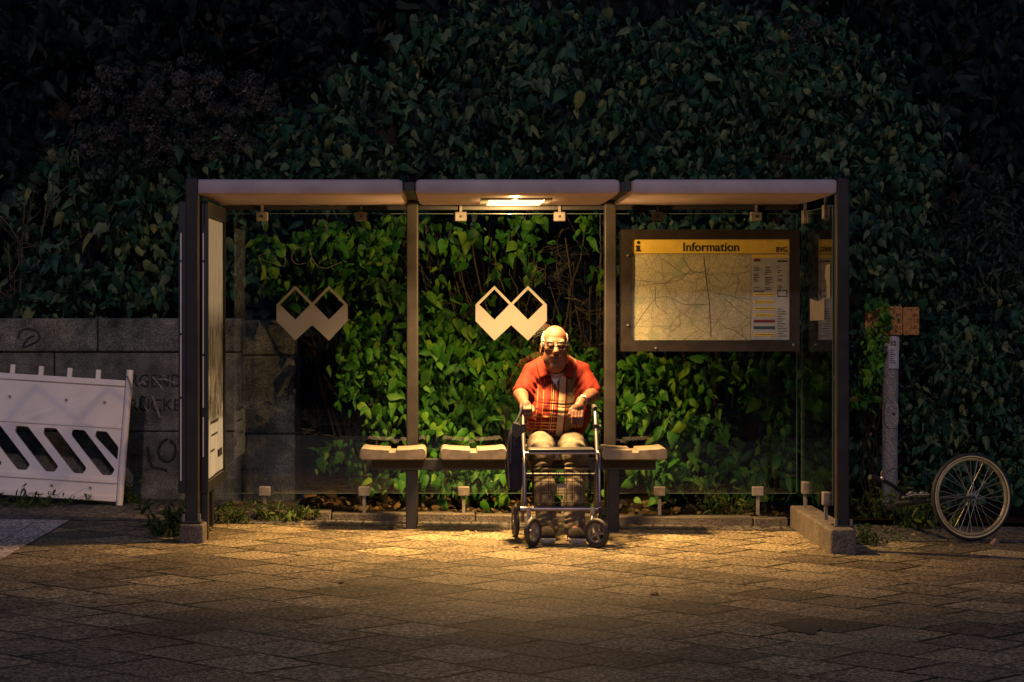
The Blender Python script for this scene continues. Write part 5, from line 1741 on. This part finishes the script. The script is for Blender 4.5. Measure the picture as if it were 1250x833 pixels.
# trousers
tf = Field((.03, -1.08, .03), (.56, -.08, .80), .006)
tf.ell((.288, -.25, .665), (.185, .16, .10), .05)
for Hp, K, A in ((HP1, K1, A1), (HP2, K2, A2)):
    tf.cap(Hp, (Hp[0] * .4 + K[0] * .6, -.58, .582), .092, .086, .035)
    tf.cap((Hp[0] * .4 + K[0] * .6, -.58, .582), K, .086, .080, .03)
    tf.cap(K, (K[0] * .5 + A[0] * .5, -.872, .34), .078, .069, .03)
    tf.cap((K[0] * .5 + A[0] * .5, -.872, .34), (A[0], A[1] - .005, .07), .069, .070, .02)
def tr_shape(d, X, Y, Z):
    d = d + .005 * wr(X, Y, Z, 42, .9) + .0025 * wr(X, Y, Z, 90, .2)
    for kx in (.158, .395):
        for z0, a in ((.50, .007), (.47, .005), (.43, .004)):
            zc = z0 - .06 * np.abs(X - kx) * 4 + .01 * np.sin(40 * X)
            d = d + a * np.exp(-((Z - zc) / .010) ** 2) * (Y < -.8)
    for ax_ in (.205, .382):
        for z0, a in ((.13, .008), (.16, .006), (.20, .004)):
            zc = z0 + .35 * (X - ax_)
            d = d + a * np.exp(-((Z - zc) / .009) ** 2) * np.exp(-((X - ax_) / .09) ** 2)
    # long vertical drape on the shins
    d = d + .004 * np.sin(X * 150 + Z * 9) * np.clip((.45 - Z) / .2, 0, 1) * (Y < -.85)
    d = np.maximum(d, .040 - Z)
    return d
tf.apply(tr_shape)
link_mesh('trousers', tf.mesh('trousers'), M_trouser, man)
# shoes
for A, tx in ((A1, .196), (A2, .392)):
    g = gz(A[0])
    f = Field((A[0] - .1, -1.20, -.02), (A[0] + .1, -.82, .14), .005)
    f.cap((A[0], -.885, g + .052), (A[0], -.95, g + .06), .042, .046, .02)
    f.cap((A[0], -.95, g + .05), (tx, -1.075, g + .042), .048, .046, .03)
    f.ell((tx, -1.085, g + .04), (.050, .06, .036), .02)
    f.apply(lambda d, X, Y, Z: np.maximum(d, g + .022 - Z))
    so = link_mesh('shoe', f.mesh('shoe'), M_shoe, man)
    f = Field((A[0] - .1, -1.20, -.03), (A[0] + .1, -.82, .10), .005)
    f.cap((A[0], -.885, g + .03), (A[0], -.95, g + .03), .046, .044, .02)
    f.cap((A[0], -.95, g + .03), (tx, -1.085, g + .03), .044, .054, .03)
    f.ell((tx, -1.09, g + .03), (.055, .064, .05), .02)
    f.apply(lambda d, X, Y, Z: np.maximum(np.maximum(d, Z - (g + .026 + .12 * np.clip(-(Y + 1.1), 0, .1))), g - Z))
    link_mesh('sole', f.mesh('sole'), M_sole, so)
# hair: a short white fringe round the sides and back
hf = Field((.15, -.68, 1.10), (.40, -.36, 1.40), .004)
hf.ell(H(0, -.022, .046), (.089, .110, .099), .01, R=RH)
def hair_shape(d, X, Y, Z):
    q = np.stack([X - hc[0], Y - hc[1], Z - hc[2]], -1) @ RH.T
    x, y, z = q[..., 0], q[..., 1], q[..., 2]
    d = d + .0028 * np.sin(x * 260 + z * 120) * np.sin(y * 240 - z * 60) + .002 * np.sin(z * 300 + y * 90)
    top = .088 - .9 * np.clip(y + .015, 0, .1) - .01 * np.sin(y * 90)
    top = np.where(x < 0, top + .012, top)
    d = np.maximum(d, z - top)
    d = np.maximum(d, -.055 - z)
    d = np.maximum(d, y - .036)
    d = np.maximum(d, np.where(y > -.05, .060 - np.abs(x), -1))
    return d
hf.apply(hair_shape)
link_mesh('hair', hf.mesh('hair'), M_hair, man)
eb = MB()
for q in (-1, 1):
    eb.tube([Vector(H(q * .016, .090, .047)), Vector(H(q * .034, .090, .051)), Vector(H(q * .054, .074, .045))], [.0025, .0035, .002], 6)
obj('eyebrow', eb, M_hair, man, smooth=60)
# eyes
for q in (-1, 1):
    ey = obj('eye', MB().ball(H(q * .033, .0845, .0185), .0118, n=14, m=10), M_under, man, smooth=180)
    obj('iris', MB().ball(H(q * .033, .0925, .0175), .0056, n=10, m=6), M_ink, ey, smooth=180)
# glasses
gl = MB()
for q in (-1, 1):
    pts = [Vector(H(q * .034 + .026 * math.copysign(abs(math.cos(a)) ** .6, math.cos(a)), .112 - .010 * abs(math.cos(a)) * (1 if math.cos(a) * q > 0 else .2), .017 + .018 * math.copysign(abs(math.sin(a)) ** .6, math.sin(a)))) for a in [2 * PI * i / 28 for i in range(28)]]
    gl.tube(pts, .0022, 6, closed=True)
    gl.tube([Vector(H(q * .060, .102, .025)), Vector(H(q * .082, .06, .025)), Vector(H(q * .088, -.005, .022)), Vector(H(q * .088, -.03, -.002))], .0028, 6)
gl.tube([Vector(H(-.009, .112, .022)), Vector(H(0, .116, .025)), Vector(H(.009, .112, .022))], .0026, 6)
go = obj('glasses', gl, M_plastic_b, man, smooth=60)
M_lensg = glass_mat('spectacle_lens', (.72, .68, .62), 1.45)
for q in (-1, 1):
    ln = MB()
    pts = [H(q * .034 + .025 * math.copysign(abs(math.cos(a)) ** .6, math.cos(a)), .111 - .010 * abs(math.cos(a)) * (1 if math.cos(a) * q > 0 else .2), .017 + .017 * math.copysign(abs(math.sin(a)) ** .6, math.sin(a))) for a in [2 * PI * i / 28 for i in range(28)]]
    vs = [Vector(p) for p in pts] + [Vector(p) + Vector((0, .0015, 0)) for p in pts]
    ln.add(vs, [tuple(range(28)), tuple(range(55, 27, -1))] + [(i, i + 28, (i + 1) % 28 + 28, (i + 1) % 28) for i in range(28)])
    obj('lens', ln, M_lensg, go)
# wrist watch
wa = (Vector(W2) - Vector(E2)).normalized()
wc = Vector(W2) - wa * .012
wo = obj('wrist_watch', MB().ring(wc, wa, .0335, .0035, 28, 6, 2.4), M_steel, man, smooth=60)
wn_ = (Vector((0, -.75, .65)) - wa * Vector((0, -.75, .65)).dot(wa)).normalized()
obj('dial', MB().disc(wc + wn_ * .037, wn_, .017, .007, 20), M_sole, wo, smooth=40)

# ------------------------------------------------------------------ walker
wk = empty('walker', (.28, -1.05, gz(.28)), 'wheeled walking frame with wire basket standing in front of the seated man', 'walker')
xl, xr = .052, .522
gL, gR = gz(xl), gz(xr)
for x, nm in ((xl, 'l'), (xr, 'r')):
    obj('upright', MB().tube([(x, -1.255, .235), (x, -1.10, .46), (x, -.90, .72), (x, -.83, .815), (x, -.80, .838), (x, -.76, .840)], .0125, 12), M_chrome, wk, smooth=60)
    obj('clamp_knob', MB().disc((x + (.02 if x > .3 else -.02), -.90, .72), (1, 0, 0), .017, .02, 12).cbox((x, -.90, .72), .034, .034, .04), M_plastic_b, wk, smooth=40)
    obj('grip', MB().tube([(x, -.84, .836), (x, -.76, .842), (x, -.66, .842), (x, -.64, .84)], [.015, .017, .0175, .014], 12), M_rubber, wk, smooth=60)
    obj('brake_lever', MB().tube([(x, -.82, .815), (x, -.77, .79), (x, -.70, .785)], .006, 8), M_steel, wk, smooth=60)
    obj('brake_cable', MB().tube([(x, -.83, .80), (x + (.03 if x > .3 else -.03), -.90, .70), (x + (.02 if x > .3 else -.02), -.92, .5), (x, -.80, .22)], .003, 6), M_rubber, wk, smooth=60)
    obj('rear_leg', MB().tube([(x, -1.06, .53), (x, -.96, .42), (x, -.80, .17), (x, -.77, .105)], .0125, 12), M_chrome, wk, smooth=60)
    obj('seat_support', MB().tube([(x, -1.24, .25), (x, -1.22, .45), (x, -1.18, .565), (x, -.98, .572), (x, -.92, .70)], .0105, 10), M_chrome, wk, smooth=60)
zbar = .226
obj('front_bar', MB().tube([(xl - .028, -1.27, zbar), (xr - .01, -1.27, zbar)], .0155, 12), M_chrome, wk, smooth=60)
obj('cross_bar', MB().tube([(xl, -.96, .42), (xr, -.96, .42)], .010, 10), M_plastic_b, wk, smooth=60)
seatp = MB()
n_ = 10
for i in range(n_ + 1):
    pass
sv = [(xl + .025, .588), (xl + .035, .598), (xr - .035, .598), (xr - .02, .588), (xr - .02, .576), (xl + .025, .576)]
obj('seat', MB().prism(sv, -1.20, -.985), M_plastic_b, wk, bevel=.006)
obj('seat_rail', MB().tube([(xl, -1.19, .571), (xr, -1.19, .571)], .008, 8), M_chrome, wk, smooth=60)
def wheel(c, yaw, r, name):
    w_ = empty(name, Vector(c) - wloc(wk)); w_.parent = wk
    ax = Vector((math.cos(yaw), math.sin(yaw), 0))
    obj('tyre', MB().ring(c, ax, r - .016, .0165, 36, 10, 1.05), M_rubber, w_, smooth=60)
    hub = MB().disc(c, ax, .018, .036, 16).ring(c, ax, r - .032, .006, 32, 8, 1.6)
    u = Vector((0, 0, 1)); v = ax.cross(u)
    for k_ in range(5):
        a_ = 2 * PI * k_ / 5 + .3
        hub.tube([Vector(c), Vector(c) + (u * math.cos(a_) + v * math.sin(a_)) * (r - .03)], .008, 6)
    obj('wheel_rim', hub, M_dull, w_, smooth=40)
    return ax
for x, yaw in ((.098, math.radians(-32)), (.497, math.radians(48))):
    g = gz(x)
    r = .093
    d_ = Vector((math.sin(yaw), -math.cos(yaw), 0)) * (.03 if yaw < 0 else .03)
    piv = Vector((.075 if x < .3 else .475, -1.30, zbar - .02))
    c = Vector((x, -1.385, g + r))
    ax = wheel(c, yaw, r, 'front_wheel')
    fkk = MB().tube([piv + Vector((0, 0, .035)), piv - Vector((0, 0, .02))], .014, 12)
    for q in (-1, 1):
        fkk.tube([piv - Vector((0, 0, .018)), piv + ax * (.022 * q) + (c - piv) * .3 - Vector((0, 0, .012)), c + ax * (.026 * q)], [.011, .010, .008], 10)
    obj('fork', fkk, M_steel, wk, smooth=60)
for x in (xl - .045, xr + .05):
    g = gz(x)
    c = Vector((x, -.77, g + .093))
    wheel(c, math.radians(6), .093, 'rear_wheel')
    obj('brake_arm', MB().tube([(x + (.05 if x < .3 else -.05), -.775, .15), (x, -.80, .21), (x, -.86, .19)], .008, 8).cbox((x, -.865, .175), .03, .02, .045), M_plastic_b, wk, smooth=40)
bs = MB()
bx0, bx1, by0, by1, bz0, bz1 = xl + .055, xr - .055, -1.275, -1.02, .245, .475
def wire(pts, r=.0017): bs.tube([Vector(p) for p in pts], r, 5)
for z, r in ((bz1, .0034), (bz1 - .075, .0018), (bz1 - .15, .0018), (bz0, .0028)):
    bs.tube([Vector(p) for p in ((bx0, by0, z), (bx1, by0, z), (bx1, by1, z), (bx0, by1, z))], r, 5, closed=True)
for k_ in range(8):
    x = bx0 + (bx1 - bx0) * k_ / 7
    wire([(x, by0, bz1), (x, by0, bz0), (x, by1, bz0), (x, by1, bz1)])
for k_ in range(1, 4):
    y = by0 + (by1 - by0) * k_ / 4
    wire([(bx0, y, bz1), (bx0, y, bz0), (bx1, y, bz0), (bx1, y, bz1)])
bas = obj('basket', bs, mat('wire_black', (.008, .008, .009), rough=.8, bump=0, spec=.1), wk, smooth=60)
obj('badge', MB().box(.255, .315, by0 - .006, by0 - .003, .36, .385), M_dull, bas, bevel=.001)
# dark bag hanging from the walker's left grip
bagm = MB()
prof = [(.022, .752), (.032, .70), (.042, .62), (.05, .50), (.05, .40), (.038, .335), (.008, .306), (-.025, .312), (-.05, .345), (-.062, .43), (-.056, .55), (-.042, .66), (-.022, .72), (-.008, .754)]
vs, fs = [], []
k_ = len(prof)
for j, (y, ins_) in enumerate(((-1.06, .014), (-1.05, .002), (-.96, 0), (-.85, .002), (-.84, .014))):
    for (x, z) in prof:
        cx_, cz_ = -.003, .54
        vs.append((x + (ins_ if x < cx_ else -ins_) + .004 * math.sin(z * 40 + y * 30), y + .01 * math.sin(z * 25), z + (ins_ if z < cz_ else -ins_)))
for j in range(4):
    for i in range(k_): fs.append((j * k_ + i, j * k_ + (i + 1) % k_, (j + 1) * k_ + (i + 1) % k_, (j + 1) * k_ + i))
fs.append(tuple(range(k_))); fs.append(tuple(range(4 * k_, 5 * k_)))
bagm.add(vs, fs)
M_navy = cloth('navy_cloth', (.020, .020, .035), .3, 14)
bag = empty('shopping_bag', (0, -.95, .318), 'dark navy cloth bag with pale piping hanging from the walker', 'bag')
obj('bag_body', bagm, M_navy, bag, smooth=50)
obj('piping', MB().tube([(-.042, -1.066, .72), (-.05, -1.068, .6), (-.047, -1.066, .45), (-.04, -1.062, .345)], .004, 6).tube([(-.02, -1.066, .74), (-.032, -1.07, .6), (-.034, -1.068, .5)], .003, 6), M_chrome, bag, smooth=60)
obj('flap', MB().add([(-.02, -1.068, .757), (.05, -1.075, .735), (.058, -1.08, .70), (.0, -1.078, .655), (-.022, -1.072, .69)], [(0, 1, 2, 3, 4)]), cloth('grey_flap', (.08, .07, .06)), bag)
obj('strap', MB().tube([(.0, -.98, .75), (.03, -.90, .80), (.05, -.85, .862), (.052, -.80, .858), (.03, -.86, .80), (.01, -.90, .75)], .006, 8), M_navy, bag, smooth=60)
